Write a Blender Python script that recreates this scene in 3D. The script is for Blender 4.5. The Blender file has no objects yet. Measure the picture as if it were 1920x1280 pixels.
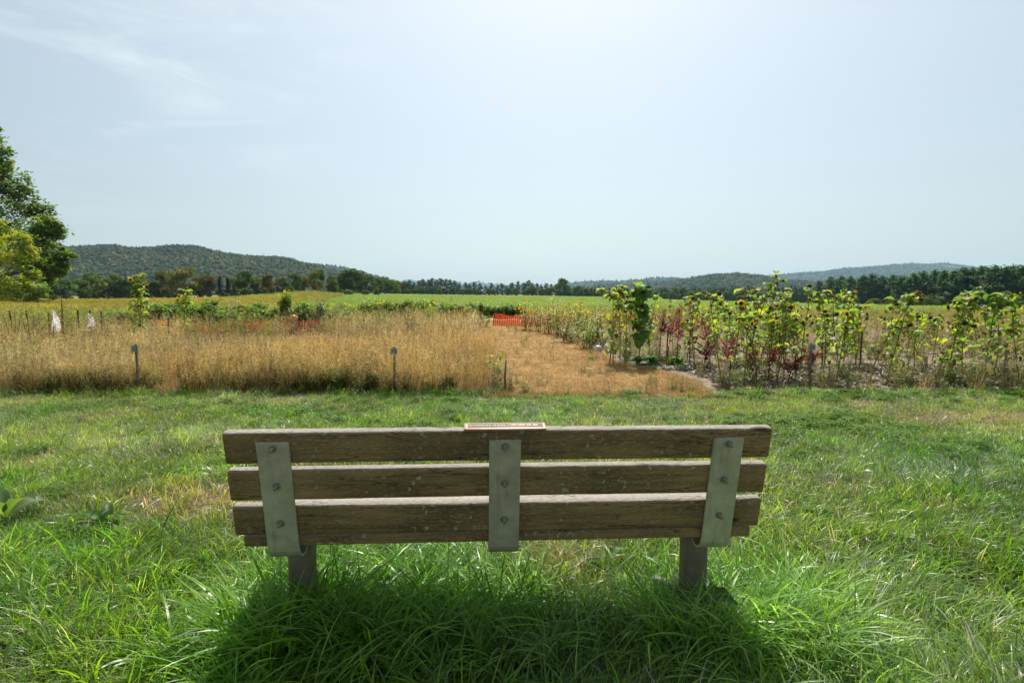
import bpy, bmesh, math, random
import numpy as np
from mathutils import Vector, Matrix, Euler
R = math.radians
sc = bpy.context.scene

# ------------------------------------------------------------------ camera, sky, sun, exposure
F = 1067.0
CH = 1.30
PITCH = math.atan(92 / F)
cd = bpy.data.cameras.new('camera')
cam = bpy.data.objects.new('camera', cd)
sc.collection.objects.link(cam)
cam.location = (0, 0, CH)
cam.rotation_euler = (math.pi / 2 - PITCH, 0, 0)
cd.sensor_width = 36.0
cd.lens = 36.0 * F / 1920
cd.clip_start = 0.05
cd.clip_end = 40000
sc.camera = cam

SUN_EL, SUN_AZ = R(54), R(6)          # azimuth measured from +Y towards +X
SDIR = Vector((math.cos(SUN_EL) * math.sin(SUN_AZ), math.cos(SUN_EL) * math.cos(SUN_AZ), math.sin(SUN_EL)))
world = bpy.data.worlds.new('World')
sc.world = world
world.use_nodes = True
wn, wl = world.node_tree.nodes, world.node_tree.links
wn.clear()


def wnode(t, **k):
    n = wn.new(t)
    for a, v in k.items():
        setattr(n, a, v)
    return n


sky = wnode('ShaderNodeTexSky', sky_type='NISHITA', sun_disc=False, sun_elevation=SUN_EL, sun_rotation=SUN_AZ,
            altitude=100, air_density=1.0, dust_density=2.4, ozone_density=1.3)
tc = wnode('ShaderNodeTexCoord')
# thin cirrus: noise on the sky direction, stretched along drawn-out streaks
mp = wnode('ShaderNodeMapping')
mp.inputs['Rotation'].default_value = (0, R(-28), R(20))
mp.inputs['Scale'].default_value = (1.3, 1.5, 6.5)
n1 = wnode('ShaderNodeTexNoise')
n1.inputs['Scale'].default_value = 2.6
n1.inputs['Detail'].default_value = 9
n1.inputs['Roughness'].default_value = 0.62
n1.inputs['Distortion'].default_value = 0.9
r1 = wnode('ShaderNodeMapRange')
r1.inputs['From Min'].default_value = 0.46
r1.inputs['From Max'].default_value = 0.80
n2 = wnode('ShaderNodeTexNoise')
n2.inputs['Scale'].default_value = 1.6
n2.inputs['Detail'].default_value = 2
r2 = wnode('ShaderNodeMapRange')
r2.inputs['From Min'].default_value = 1.05
r2.inputs['From Max'].default_value = 1.15
mul = wnode('ShaderNodeMath', operation='MULTIPLY')
wl.new(tc.outputs['Generated'], mp.inputs['Vector'])
wl.new(mp.outputs[0], n1.inputs['Vector'])
wl.new(tc.outputs['Generated'], n2.inputs['Vector'])
wl.new(n1.outputs['Fac'], r1.inputs['Value'])
cdot = wnode('ShaderNodeVectorMath', operation='DOT_PRODUCT')      # the wisps form one bank, low in the east
cdot.inputs[1].default_value = tuple(Vector((math.sin(R(-40)) * math.cos(R(19)), math.cos(R(-40)) * math.cos(R(19)), math.sin(R(19)))))
wl.new(tc.outputs['Generated'], cdot.inputs[0])
n2m = wnode('ShaderNodeMath', operation='MULTIPLY_ADD')
n2m.inputs[1].default_value = 0.25
wl.new(n2.outputs['Fac'], n2m.inputs[0])
wl.new(cdot.outputs['Value'], n2m.inputs[2])
wl.new(n2m.outputs[0], r2.inputs['Value'])
wl.new(r1.outputs[0], mul.inputs[0])
wl.new(r2.outputs[0], mul.inputs[1])
mad = wnode('ShaderNodeMath', operation='MULTIPLY_ADD')
mad.inputs[1].default_value = 0.5      # streaks
mad.inputs[2].default_value = 0.36      # even thin veil over the whole sky
wl.new(mul.outputs[0], mad.inputs[0])
mixc = wnode('ShaderNodeMix', data_type='RGBA')
mixc.inputs['B'].default_value = (8.6, 9.5, 10.0, 1)
wl.new(mad.outputs[0], mixc.inputs['Factor'])
wl.new(sky.outputs[0], mixc.inputs['A'])
bg = wnode('ShaderNodeBackground')
bg.inputs['Strength'].default_value = 0.087
wo = wnode('ShaderNodeOutputWorld')
# the thin veil forward-scatters: brighter towards the sun
dot = wnode('ShaderNodeVectorMath', operation='DOT_PRODUCT')
dot.inputs[1].default_value = tuple(SDIR)
wl.new(tc.outputs['Generated'], dot.inputs[0])
ph = wnode('ShaderNodeMapRange', interpolation_type='SMOOTHSTEP')
ph.inputs['From Min'].default_value = 0.25
ph.inputs['From Max'].default_value = 1.0
ph.inputs['To Min'].default_value = 0.74
ph.inputs['To Max'].default_value = 1.06
wl.new(dot.outputs['Value'], ph.inputs['Value'])
wbal = wnode('ShaderNodeMix', data_type='RGBA', blend_type='MULTIPLY')
wbal.inputs['Factor'].default_value = 1.0
wbal.inputs['B'].default_value = (0.965, 0.97, 0.925, 1)
wl.new(mixc.outputs['Result'], wbal.inputs['A'])
scl_ = wnode('ShaderNodeVectorMath', operation='SCALE')
wl.new(wbal.outputs['Result'], scl_.inputs[0])
wl.new(ph.outputs[0], scl_.inputs['Scale'])
wl.new(scl_.outputs[0], bg.inputs['Color'])
wl.new(bg.outputs[0], wo.inputs['Surface'])

sd = bpy.data.lights.new('sun', 'SUN')
sd.energy = 4.8
sd.angle = R(0.6)
sd.color = (1.0, 0.95, 0.87)
so = bpy.data.objects.new('sun', sd)
sc.collection.objects.link(so)
so.rotation_euler = (-SDIR).to_track_quat('-Z', 'Y').to_euler()
so.location = SDIR * 30

sc.view_settings.view_transform = 'Standard'
sc.view_settings.look = 'None'
sc.view_settings.exposure = 0.44
sc.view_settings.gamma = 1.0
sc.view_settings.use_curve_mapping = False
sc.cycles.max_bounces = 8
sc.cycles.transparent_max_bounces = 6
sc.cycles.volume_bounces = 1

rnd = random.Random(7)
nr = np.random.RandomState(11)


# ------------------------------------------------------------------ helpers
def ang(py):                                   # angle below the horizon of a picture row
    return PITCH + math.atan((py - 640) / F)


def X(px, y, z=0.0):                           # world x of picture column px at forward distance y
    dep = y * math.cos(PITCH) - (z - CH) * math.sin(PITCH)
    return (px - 960) / F * dep


def Z(py, y):                                  # world z seen at picture row py at forward distance y
    return CH - y * math.tan(ang(py))


def D(py):                                     # distance of flat ground seen at picture row py
    return CH / math.tan(ang(py))


def col_noise(x, y, s, seed=0):
    """smooth value noise in 0..1 (numpy)"""
    x = np.asarray(x, float) / s + seed * 17.3
    y = np.asarray(y, float) / s + seed * 9.1
    xi, yi = np.floor(x).astype(int), np.floor(y).astype(int)
    fx, fy = x - xi, y - yi
    fx, fy = fx * fx * (3 - 2 * fx), fy * fy * (3 - 2 * fy)

    def h(a, b):
        v = np.sin(a * 127.1 + b * 311.7 + seed * 74.7) * 43758.5453
        return v - np.floor(v)
    return (h(xi, yi) * (1 - fx) + h(xi + 1, yi) * fx) * (1 - fy) + (h(xi, yi + 1) * (1 - fx) + h(xi + 1, yi + 1) * fx) * fy


def fbm(x, y, s, seed=0, o=3):
    t, a, w = 0, 0, 1.0
    for k in range(o):
        t = t + w * col_noise(x, y, s / 2 ** k, seed + k)
        a += w
        w *= 0.55
    return t / a


# terrain: flat in the garden, rising or falling towards the field edge
TB = [(-500, 578, 100), (0, 567, 150), (100, 568, 170), (200, 568, 190), (400, 563, 190), (490, 556.5, 180), (553, 551, 170),
      (590, 548.6, 180), (640, 551, 250), (800, 552.7, 380), (960, 554.5, 420), (1120, 557.5, 420), (1290, 568, 350),
      (1500, 578, 290), (1700, 588, 235), (1880, 595, 200), (2400, 602, 180)]
TU = [(p - 960) / F for p, _, _ in TB]
TZ = [Z(q, d) for _, q, d in TB]
TD = [d for _, _, d in TB]


def terr(x, y):
    x = np.asarray(x, float)
    y = np.asarray(y, float)
    u = x / np.maximum(y, 1.0)
    ze = np.interp(u, TU, TZ)
    de = np.interp(u, TU, TD)
    t = np.clip((y - 34) / (de - 34), 0, 1)
    t = t * (0.35 + 0.65 * t)
    return np.where(y < 34, 0, ze * t)


def tz(x, y):
    return float(terr(x, y))


def tag(o, label=None, cat=None, group=None, kind=None):
    if label:
        o['label'] = label
    if cat:
        o['category'] = cat
    if group:
        o['group'] = group
    if kind:
        o['kind'] = kind
    return o


def empty(name, loc, label, cat, group=None, rz=0):
    o = bpy.data.objects.new(name, None)
    o.empty_display_size = 0.1
    o.location = loc
    o.rotation_euler = (0, 0, rz)
    sc.collection.objects.link(o)
    return tag(o, label, cat, group)


def put(name, me, parent=None, loc=(0, 0, 0), rot=(0, 0, 0), scl=1.0):
    o = bpy.data.objects.new(name, me)
    o.location = loc
    o.rotation_euler = rot
    o.scale = (scl,) * 3 if not hasattr(scl, '__len__') else scl
    o.parent = parent
    sc.collection.objects.link(o)
    return o


class MB:
    """mesh builder with a colour per vertex ('col') and material slots"""

    def __init__(s):
        s.v, s.f, s.c, s.m, s.sm = [], [], [], [], True

    def face(s, pts, col, mi=0):
        n = len(s.v)
        s.v += [tuple(p) for p in pts]
        s.c += [col] * len(pts)
        s.f.append(tuple(range(n, n + len(pts))))
        s.m.append(mi)

    def blade(s, p, az, L, w, lean, curl, col, seg=4, tip=None, fold=0.0, twist=0.0):
        x, y, z = p
        ca, sa = math.cos(az), math.sin(az)
        n = len(s.v)
        st = L / seg
        for k in range(seg + 1):
            t = k / seg
            th = lean + curl * t
            ww = w * (1 - t ** 1.7) * (0.6 + 0.4 * min(1, t * 4)) * 0.5
            a2 = twist * t
            px, py = -sa * math.cos(a2), ca * math.cos(a2)
            if k == seg:
                s.v.append((x, y, z))
                s.c.append(tip or col)
            else:
                s.v.append((x - px * ww, y - py * ww, z + math.sin(a2) * ww))
                s.v.append((x + px * ww, y + py * ww, z - math.sin(a2) * ww))
                cc = col if not tip else tuple(a * (1 - t) + b * t for a, b in zip(col, tip))
                s.c += [cc, cc]
            x += ca * math.sin(th) * st
            y += sa * math.sin(th) * st
            z += math.cos(th) * st
        for k in range(seg - 1):
            a = n + 2 * k
            s.f.append((a, a + 1, a + 3, a + 2))
            s.m.append(0)
        a = n + 2 * (seg - 1)
        s.f.append((a, a + 1, a + 2))
        s.m.append(0)
        return (x, y, z)

    def tube(s, pts, rads, col, n=6, cap=True, mi=0):
        base = len(s.v)
        pts = [Vector(p) for p in pts]
        for i, p in enumerate(pts):
            d = (pts[min(i + 1, len(pts) - 1)] - pts[max(i - 1, 0)])
            d = d.normalized() if d.length > 1e-9 else Vector((0, 0, 1))
            up = Vector((1, 0, 0)) if abs(d.x) < 0.8 else Vector((0, 1, 0))
            a = d.cross(up).normalized()
            b = d.cross(a)
            for k in range(n):
                t = 2 * math.pi * k / n
                s.v.append(tuple(p + (a * math.cos(t) + b * math.sin(t)) * rads[i]))
                s.c.append(col)
        for i in range(len(pts) - 1):
            for k in range(n):
                k2 = (k + 1) % n
                s.f.append((base + i * n + k, base + i * n + k2, base + (i + 1) * n + k2, base + (i + 1) * n + k))
                s.m.append(mi)
        if cap:
            s.f.append(tuple(base + (len(pts) - 1) * n + k for k in range(n)))
            s.m.append(mi)
            s.f.append(tuple(base + k for k in reversed(range(n))))
            s.m.append(mi)

    def lens(s, c, r, nrm, col, n=6, ry=None, cup=0.0, mi=0):
        """small leaf polygon (fan) about c with normal nrm"""
        nrm = Vector(nrm).normalized()
        up = Vector((0, 0, 1)) if abs(nrm.z) < 0.9 else Vector((1, 0, 0))
        a = nrm.cross(up).normalized()
        b = nrm.cross(a)
        ry = ry or r
        c = Vector(c)
        s.face([c + a * r * math.cos(2 * math.pi * k / n) + b * ry * math.sin(2 * math.pi * k / n) + nrm * (cup * r if k % 2 else 0) for k in range(n)], col, mi)

    def leaf4(s, c, d, w, l, nrm, col, mi=0):
        """pointed leaf of two triangles folded along its length d"""
        c, d, nrm = Vector(c), Vector(d).normalized(), Vector(nrm)
        sd = d.cross(nrm)
        sd = sd.normalized() if sd.length > 1e-6 else Vector((1, 0, 0))
        up = sd.cross(d).normalized()
        n = len(s.v)
        s.v += [tuple(c), tuple(c + d * l * .45 + sd * w * .5 + up * w * .15), tuple(c + d * l), tuple(c + d * l * .45 - sd * w * .5 + up * w * .15)]
        s.c += [col] * 4
        s.f += [(n, n + 1, n + 2), (n, n + 2, n + 3)]
        s.m += [mi, mi]

    def box(s, c, size, col=(1, 1, 1), rot=None, mi=0):
        n = len(s.v)
        for dx in (-.5, .5):
            for dy in (-.5, .5):
                for dz in (-.5, .5):
                    p = Vector((dx * size[0], dy * size[1], dz * size[2]))
                    if rot:
                        p = rot @ p
                    s.v.append(tuple(p + Vector(c)))
                    s.c.append(col)
        for f in ((0, 1, 3, 2), (4, 6, 7, 5), (0, 4, 5, 1), (2, 3, 7, 6), (0, 2, 6, 4), (1, 5, 7, 3)):
            s.f.append(tuple(n + i for i in f))
            s.m.append(mi)

    def mesh(s, name, mats, smooth=True):
        me = bpy.data.meshes.new(name)
        me.from_pydata(s.v, [], s.f)
        if not hasattr(mats, '__len__'):
            mats = [mats]
        for m in mats:
            me.materials.append(m)
        if len(mats) > 1:
            me.polygons.foreach_set('material_index', s.m)
        at = me.attributes.new('col', 'FLOAT_COLOR', 'POINT')
        at.data.foreach_set('color', np.array([(c[0], c[1], c[2], 1.0) for c in s.c], dtype=np.float32).ravel())
        if smooth:
            me.polygons.foreach_set('use_smooth', [True] * len(me.polygons))
        me.update()
        return me


def vary(c, a=0.15, r=rnd, hue=0.06):
    k = 1 + r.uniform(-a, a)
    return (max(0, c[0] * k * (1 + r.uniform(-hue, hue) * 2)), max(0, c[1] * k), max(0, c[2] * k * (1 + r.uniform(-hue, hue))))


# ------------------------------------------------------------------ materials
def mat(name):
    m = bpy.data.materials.new(name)
    m.use_nodes = True
    nt = m.node_tree
    nt.nodes.clear()
    out = nt.nodes.new('ShaderNodeOutputMaterial')
    return m, nt, out


def nd(nt, t, ins=None, **k):
    n = nt.nodes.new(t)
    for a, v in k.items():
        setattr(n, a, v)
    for a, v in (ins or {}).items():
        if hasattr(v, 'is_output'):
            nt.links.new(v, n.inputs[a])
        else:
            n.inputs[a].default_value = v
    return n


def foliage(name, inst=False, trans=0.4, rough=0.45, spec=0.35, warm=(1.15, 1.25, 0.55)):
    m, nt, out = mat(name)
    at = nd(nt, 'ShaderNodeAttribute', attribute_name='col')
    if inst:
        ti = nd(nt, 'ShaderNodeAttribute', attribute_name='tint', attribute_type='INSTANCER')
        cm = nd(nt, 'ShaderNodeMix', data_type='RGBA', blend_type='MULTIPLY', ins={'Factor': 1.0, 'A': at.outputs['Color'], 'B': ti.outputs['Color']})
        c = cm.outputs['Result']
    else:
        oi = nd(nt, 'ShaderNodeObjectInfo')
        mr = nd(nt, 'ShaderNodeMapRange', ins={'Value': oi.outputs['Random'], 'To Min': 0.8, 'To Max': 1.2})
        cm = nd(nt, 'ShaderNodeVectorMath', operation='SCALE', ins={0: at.outputs['Color'], 'Scale': mr.outputs[0]})
        c = cm.outputs[0]
    pb = nd(nt, 'ShaderNodeBsdfPrincipled', ins={'Base Color': c, 'Roughness': rough, 'Specular IOR Level': spec})
    wc = nd(nt, 'ShaderNodeMix', data_type='RGBA', blend_type='MULTIPLY', ins={'Factor': 1.0, 'A': c, 'B': (*warm, 1)})
    tr = nd(nt, 'ShaderNodeBsdfTranslucent', ins={'Color': wc.outputs['Result']})
    mx = nd(nt, 'ShaderNodeMixShader', ins={'Fac': trans, 1: pb.outputs[0], 2: tr.outputs[0]})
    nt.links.new(mx.outputs[0], out.inputs['Surface'])
    return m


M_GRASS = foliage('grass_blade', True, trans=0.46, rough=0.36, spec=0.5, warm=(1.7, 1.85, 0.5))
M_DRY = foliage('dry_grass', True, trans=0.3, rough=0.5, spec=0.3, warm=(1.15, 1.1, 0.85))
M_FOL = foliage('foliage', True, trans=0.4, rough=0.6, spec=0.15, warm=(1.4, 1.6, 0.5))
M_LEAF = foliage('leaf', False, trans=0.5, rough=0.5, spec=0.35, warm=(1.5, 1.7, 0.5))
M_TREE = foliage('tree_leaf', False, trans=0.42, rough=0.55, spec=0.25, warm=(1.35, 1.5, 0.5))
M_FARW = foliage('far_wood_crown', True, trans=0.35, rough=0.8, spec=0.1, warm=(1.2, 1.3, 0.6))
M_FARW2 = foliage('distant_tree_leaf', False, trans=0.3, rough=0.7, spec=0.15, warm=(1.3, 1.4, 0.6))


def noisy(name, c1, c2, scale, rough=0.9, bump=0.0, c3=None, s3=0.3, detail=6, coord='Object', stretch=(1, 1, 1), bd=0.02, spec=0.25, metal=0.0):
    m, nt, out = mat(name)
    t = nd(nt, 'ShaderNodeTexCoord')
    mpn = nd(nt, 'ShaderNodeMapping', ins={'Vector': t.outputs[coord], 'Scale': stretch})
    n = nd(nt, 'ShaderNodeTexNoise', ins={'Vector': mpn.outputs[0], 'Scale': scale, 'Detail': detail, 'Roughness': 0.65})
    cr = nd(nt, 'ShaderNodeMapRange', ins={'Value': n.outputs['Fac'], 'From Min': 0.32, 'From Max': 0.68})
    mx = nd(nt, 'ShaderNodeMix', data_type='RGBA', ins={'Factor': cr.outputs[0], 'A': (*c1, 1), 'B': (*c2, 1)})
    c = mx.outputs['Result']
    if c3:
        n2_ = nd(nt, 'ShaderNodeTexNoise', ins={'Vector': mpn.outputs[0], 'Scale': s3, 'Detail': 4})
        cr2 = nd(nt, 'ShaderNodeMapRange', ins={'Value': n2_.outputs['Fac'], 'From Min': 0.48, 'From Max': 0.62})
        m2 = nd(nt, 'ShaderNodeMix', data_type='RGBA', ins={'Factor': cr2.outputs[0], 'A': c, 'B': (*c3, 1)})
        c = m2.outputs['Result']
    pb = nd(nt, 'ShaderNodeBsdfPrincipled', ins={'Base Color': c, 'Roughness': rough, 'Specular IOR Level': spec, 'Metallic': metal})
    if bump:
        b = nd(nt, 'ShaderNodeBump', ins={'Height': n.outputs['Fac'], 'Strength': bump, 'Distance': bd})
        nt.links.new(b.outputs[0], pb.inputs['Normal'])
    nt.links.new(pb.outputs[0], out.inputs['Surface'])
    return m


def wood_plank_mat():
    m, nt, out = mat('weathered_plank_wood')
    t = nd(nt, 'ShaderNodeTexCoord')
    oi = nd(nt, 'ShaderNodeObjectInfo')
    off = nd(nt, 'ShaderNodeVectorMath', operation='SCALE', ins={0: (13.1, 7.7, 5.3), 'Scale': oi.outputs['Random']})
    ad = nd(nt, 'ShaderNodeVectorMath', operation='ADD', ins={0: t.outputs['Object'], 1: off.outputs[0]})
    g = nd(nt, 'ShaderNodeMapping', ins={'Vector': ad.outputs[0], 'Scale': (1.8, 30, 34)})
    n1_ = nd(nt, 'ShaderNodeTexNoise', ins={'Vector': g.outputs[0], 'Scale': 1.6, 'Detail': 8, 'Roughness': 0.7, 'Distortion': 0.6})
    g2 = nd(nt, 'ShaderNodeMapping', ins={'Vector': ad.outputs[0], 'Scale': (26, 150, 170)})
    n2_ = nd(nt, 'ShaderNodeTexNoise', ins={'Vector': g2.outputs[0], 'Scale': 2.0, 'Detail': 6, 'Roughness': 0.65})
    blot = nd(nt, 'ShaderNodeTexNoise', ins={'Vector': ad.outputs[0], 'Scale': 3.4, 'Detail': 4})
    f1 = nd(nt, 'ShaderNodeMapRange', ins={'Value': n1_.outputs['Fac'], 'From Min': 0.3, 'From Max': 0.7})
    base = nd(nt, 'ShaderNodeMix', data_type='RGBA', ins={'Factor': f1.outputs[0], 'A': (0.17, 0.11, 0.045, 1), 'B': (0.41, 0.28, 0.12, 1)})
    fb = nd(nt, 'ShaderNodeMapRange', ins={'Value': blot.outputs['Fac'], 'From Min': 0.42, 'From Max': 0.68, 'To Max': 0.65})
    b2 = nd(nt, 'ShaderNodeMix', data_type='RGBA', ins={'Factor': fb.outputs[0], 'A': base.outputs['Result'], 'B': (0.085, 0.062, 0.03, 1)})
    # pale raised flecks of weathered grain
    ff = nd(nt, 'ShaderNodeMapRange', ins={'Value': n2_.outputs['Fac'], 'From Min': 0.53, 'From Max': 0.64, 'To Max': 0.7})
    b3 = nd(nt, 'ShaderNodeMix', data_type='RGBA', ins={'Factor': ff.outputs[0], 'A': b2.outputs['Result'], 'B': (0.46, 0.38, 0.23, 1)})
    # silvered upper faces (sun-bleached wood)
    geo = nd(nt, 'ShaderNodeTexCoord')
    sx = nd(nt, 'ShaderNodeSeparateXYZ', ins={0: geo.outputs['Normal']})
    ft = nd(nt, 'ShaderNodeMapRange', ins={'Value': sx.outputs['Z'], 'From Min': 0.45, 'From Max': 0.9})
    n3 = nd(nt, 'ShaderNodeMapRange', ins={'Value': n2_.outputs['Fac'], 'From Min': 0.35, 'From Max': 0.7})
    silver = nd(nt, 'ShaderNodeMix', data_type='RGBA', ins={'Factor': n3.outputs[0], 'A': (0.22, 0.19, 0.155, 1), 'B': (0.5, 0.46, 0.4, 1)})
    b4 = nd(nt, 'ShaderNodeMix', data_type='RGBA', ins={'Factor': ft.outputs[0], 'A': b3.outputs['Result'], 'B': silver.outputs['Result']})
    # lichen patches
    wn_ = nd(nt, 'ShaderNodeTexNoise', ins={'Vector': ad.outputs[0], 'Scale': 38, 'Detail': 3})
    wv_ = nd(nt, 'ShaderNodeVectorMath', operation='SCALE', ins={0: wn_.outputs['Color'], 'Scale': 0.055})
    wa_ = nd(nt, 'ShaderNodeVectorMath', operation='ADD', ins={0: ad.outputs[0], 1: wv_.outputs[0]})
    vo = nd(nt, 'ShaderNodeTexVoronoi', ins={'Vector': wa_.outputs[0], 'Scale': 30, 'Randomness': 1.0})
    ln = nd(nt, 'ShaderNodeTexNoise', ins={'Vector': ad.outputs[0], 'Scale': 85, 'Detail': 5, 'Roughness': 0.7})
    lm = nd(nt, 'ShaderNodeTexNoise', ins={'Vector': ad.outputs[0], 'Scale': 4.3, 'Detail': 2})
    s1 = nd(nt, 'ShaderNodeMath', operation='MULTIPLY_ADD', ins={0: ln.outputs['Fac'], 1: -0.55, 2: vo.outputs['Distance']})
    s2 = nd(nt, 'ShaderNodeMapRange', ins={'Value': s1.outputs[0], 'From Min': -0.02, 'From Max': -0.09})
    s3 = nd(nt, 'ShaderNodeMapRange', ins={'Value': lm.outputs['Fac'], 'From Min': 0.46, 'From Max': 0.55})
    s4 = nd(nt, 'ShaderNodeMath', operation='MULTIPLY', ins={0: s2.outputs[0], 1: s3.outputs[0]})
    b5 = nd(nt, 'ShaderNodeMix', data_type='RGBA', ins={'Factor': s4.outputs[0], 'A': b4.outputs['Result'], 'B': (0.42, 0.43, 0.32, 1)})
    # knots
    kv = nd(nt, 'ShaderNodeMapping', ins={'Vector': ad.outputs[0], 'Scale': (2.6, 6, 8)})
    kn = nd(nt, 'ShaderNodeTexVoronoi', ins={'Vector': kv.outputs[0], 'Scale': 1.0, 'Randomness': 1.0})
    kf = nd(nt, 'ShaderNodeMapRange', ins={'Value': kn.outputs['Distance'], 'From Min': 0.05, 'From Max': 0.12, 'To Min': 0.9, 'To Max': 0.0})
    b5 = nd(nt, 'ShaderNodeMix', data_type='RGBA', ins={'Factor': kf.outputs[0], 'A': b5.outputs['Result'], 'B': (0.03, 0.02, 0.01, 1)})
    # long dark drying cracks
    cg = nd(nt, 'ShaderNodeMapping', ins={'Vector': ad.outputs[0], 'Scale': (0.9, 9, 13)})
    cn = nd(nt, 'ShaderNodeTexNoise', ins={'Vector': cg.outputs[0], 'Scale': 1.3, 'Detail': 5, 'Roughness': 0.55})
    ca = nd(nt, 'ShaderNodeMath', operation='SUBTRACT', ins={0: cn.outputs['Fac'], 1: 0.5})
    cb = nd(nt, 'ShaderNodeMath', operation='ABSOLUTE', ins={0: ca.outputs[0]})
    cc = nd(nt, 'ShaderNodeMapRange', ins={'Value': cb.outputs[0], 'From Min': 0.0006, 'From Max': 0.0035, 'To Min': 0.85, 'To Max': 0.0})
    b6 = nd(nt, 'ShaderNodeMix', data_type='RGBA', ins={'Factor': cc.outputs[0], 'A': b5.outputs['Result'], 'B': (0.02, 0.014, 0.008, 1)})
    hs = nd(nt, 'ShaderNodeMath', operation='MULTIPLY_ADD', ins={0: n1_.outputs['Fac'], 1: 1.0, 2: n2_.outputs['Fac']})
    hs2 = nd(nt, 'ShaderNodeMath', operation='MULTIPLY_ADD', ins={0: cc.outputs[0], 1: -0.9, 2: hs.outputs[0]})
    hs3 = nd(nt, 'ShaderNodeMath', operation='MULTIPLY_ADD', ins={0: s4.outputs[0], 1: 0.6, 2: hs2.outputs[0]})
    bp = nd(nt, 'ShaderNodeBump', ins={'Height': hs3.outputs[0], 'Strength': 0.75, 'Distance': 0.004})
    pb = nd(nt, 'ShaderNodeBsdfPrincipled', ins={'Base Color': b6.outputs['Result'], 'Roughness': 0.85, 'Specular IOR Level': 0.25, 'Normal': bp.outputs[0]})
    nt.links.new(pb.outputs[0], out.inputs['Surface'])
    return m


M_PLANK = wood_plank_mat()


def galv():
    m, nt, out = mat('galvanised_steel')
    t = nd(nt, 'ShaderNodeTexCoord')
    a = nd(nt, 'ShaderNodeTexNoise', ins={'Vector': t.outputs['Object'], 'Scale': 22, 'Detail': 5, 'Roughness': 0.6})
    b = nd(nt, 'ShaderNodeTexVoronoi', ins={'Vector': t.outputs['Object'], 'Scale': 60})
    c = nd(nt, 'ShaderNodeTexNoise', ins={'Vector': t.outputs['Object'], 'Scale': 9, 'Detail': 6, 'Roughness': 0.7})
    f = nd(nt, 'ShaderNodeMapRange', ins={'Value': a.outputs['Fac'], 'From Min': 0.3, 'From Max': 0.7})
    x1 = nd(nt, 'ShaderNodeMix', data_type='RGBA', ins={'Factor': f.outputs[0], 'A': (0.46, 0.43, 0.34, 1), 'B': (0.64, 0.60, 0.50, 1)})
    f2 = nd(nt, 'ShaderNodeMapRange', ins={'Value': c.outputs['Fac'], 'From Min': 0.5, 'From Max': 0.75, 'To Max': 0.55})
    x2 = nd(nt, 'ShaderNodeMix', data_type='RGBA', ins={'Factor': f2.outputs[0], 'A': x1.outputs['Result'], 'B': (0.28, 0.27, 0.21, 1)})
    hv = nd(nt, 'ShaderNodeHueSaturation', ins={'Color': x2.outputs['Result'], 'Value': 1.0})
    # drip streaks and a little rust
    oi_ = nd(nt, 'ShaderNodeObjectInfo')
    of_ = nd(nt, 'ShaderNodeVectorMath', operation='SCALE', ins={0: (9.1, 3.7, 5.9), 'Scale': oi_.outputs['Random']})
    oa_ = nd(nt, 'ShaderNodeVectorMath', operation='ADD', ins={0: t.outputs['Object'], 1: of_.outputs[0]})
    for q_ in (a, c):
        nt.links.new(oa_.outputs[0], q_.inputs['Vector'])
    ms = nd(nt, 'ShaderNodeMapping', ins={'Vector': oa_.outputs[0], 'Scale': (45, 4, 5)})
    d1 = nd(nt, 'ShaderNodeTexNoise', ins={'Vector': ms.outputs[0], 'Scale': 1.2, 'Detail': 4})
    d2 = nd(nt, 'ShaderNodeMapRange', ins={'Value': d1.outputs['Fac'], 'From Min': 0.56, 'From Max': 0.74, 'To Max': 0.28})
    x3 = nd(nt, 'ShaderNodeMix', data_type='RGBA', ins={'Factor': d2.outputs[0], 'A': x2.outputs['Result'], 'B': (0.17, 0.125, 0.085, 1)})
    nt.links.new(x3.outputs['Result'], hv.inputs['Color'])
    bp = nd(nt, 'ShaderNodeBump', ins={'Height': a.outputs['Fac'], 'Strength': 0.15, 'Distance': 0.002})
    ro = nd(nt, 'ShaderNodeMapRange', ins={'Value': b.outputs['Distance'], 'To Min': 0.42, 'To Max': 0.6})
    pb = nd(nt, 'ShaderNodeBsdfPrincipled', ins={'Base Color': hv.outputs[0], 'Metallic': 0.45, 'Roughness': ro.outputs[0], 'Normal': bp.outputs[0]})
    nt.links.new(pb.outputs[0], out.inputs['Surface'])
    return m


M_GALV = galv()
M_BRASS = noisy('bronze_plaque', (0.36, 0.22, 0.13), (0.46, 0.30, 0.19), 30, rough=0.5, spec=0.4, metal=0.3)
M_BRASSD = noisy('plaque_recess', (0.05, 0.04, 0.045), (0.09, 0.07, 0.07), 60, rough=0.6)
M_SOIL = noisy('lawn_soil', (0.035, 0.032, 0.014), (0.07, 0.055, 0.028), 14, bump=0.6, c3=(0.04, 0.05, 0.015), s3=0.8)
M_PATH = noisy('mown_dry_grass_path', (0.36, 0.22, 0.09), (0.50, 0.33, 0.15), 26, bump=0.8, c3=(0.40, 0.25, 0.11), s3=0.55, bd=0.03)
M_BED = noisy('garden_soil', (0.16, 0.12, 0.085), (0.30, 0.25, 0.19), 9, bump=0.8, c3=(0.22, 0.15, 0.08), s3=0.7, bd=0.04)
M_MEADOW = noisy('meadow_ground', (0.16, 0.15, 0.035), (0.24, 0.21, 0.06), 0.9, bump=0.5, c3=(0.12, 0.13, 0.03), s3=0.05, bd=0.2)
M_CROP = noisy('crop_field', (0.16, 0.22, 0.04), (0.19, 0.25, 0.05), 1.4, bump=0.6, c3=(0.15, 0.20, 0.05), s3=0.05, bd=0.1, stretch=(1, 0.35, 1))
M_HILL = noisy('wooded_hill', (0.035, 0.05, 0.018), (0.06, 0.07, 0.025), 0.02, bump=0.0)
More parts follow.
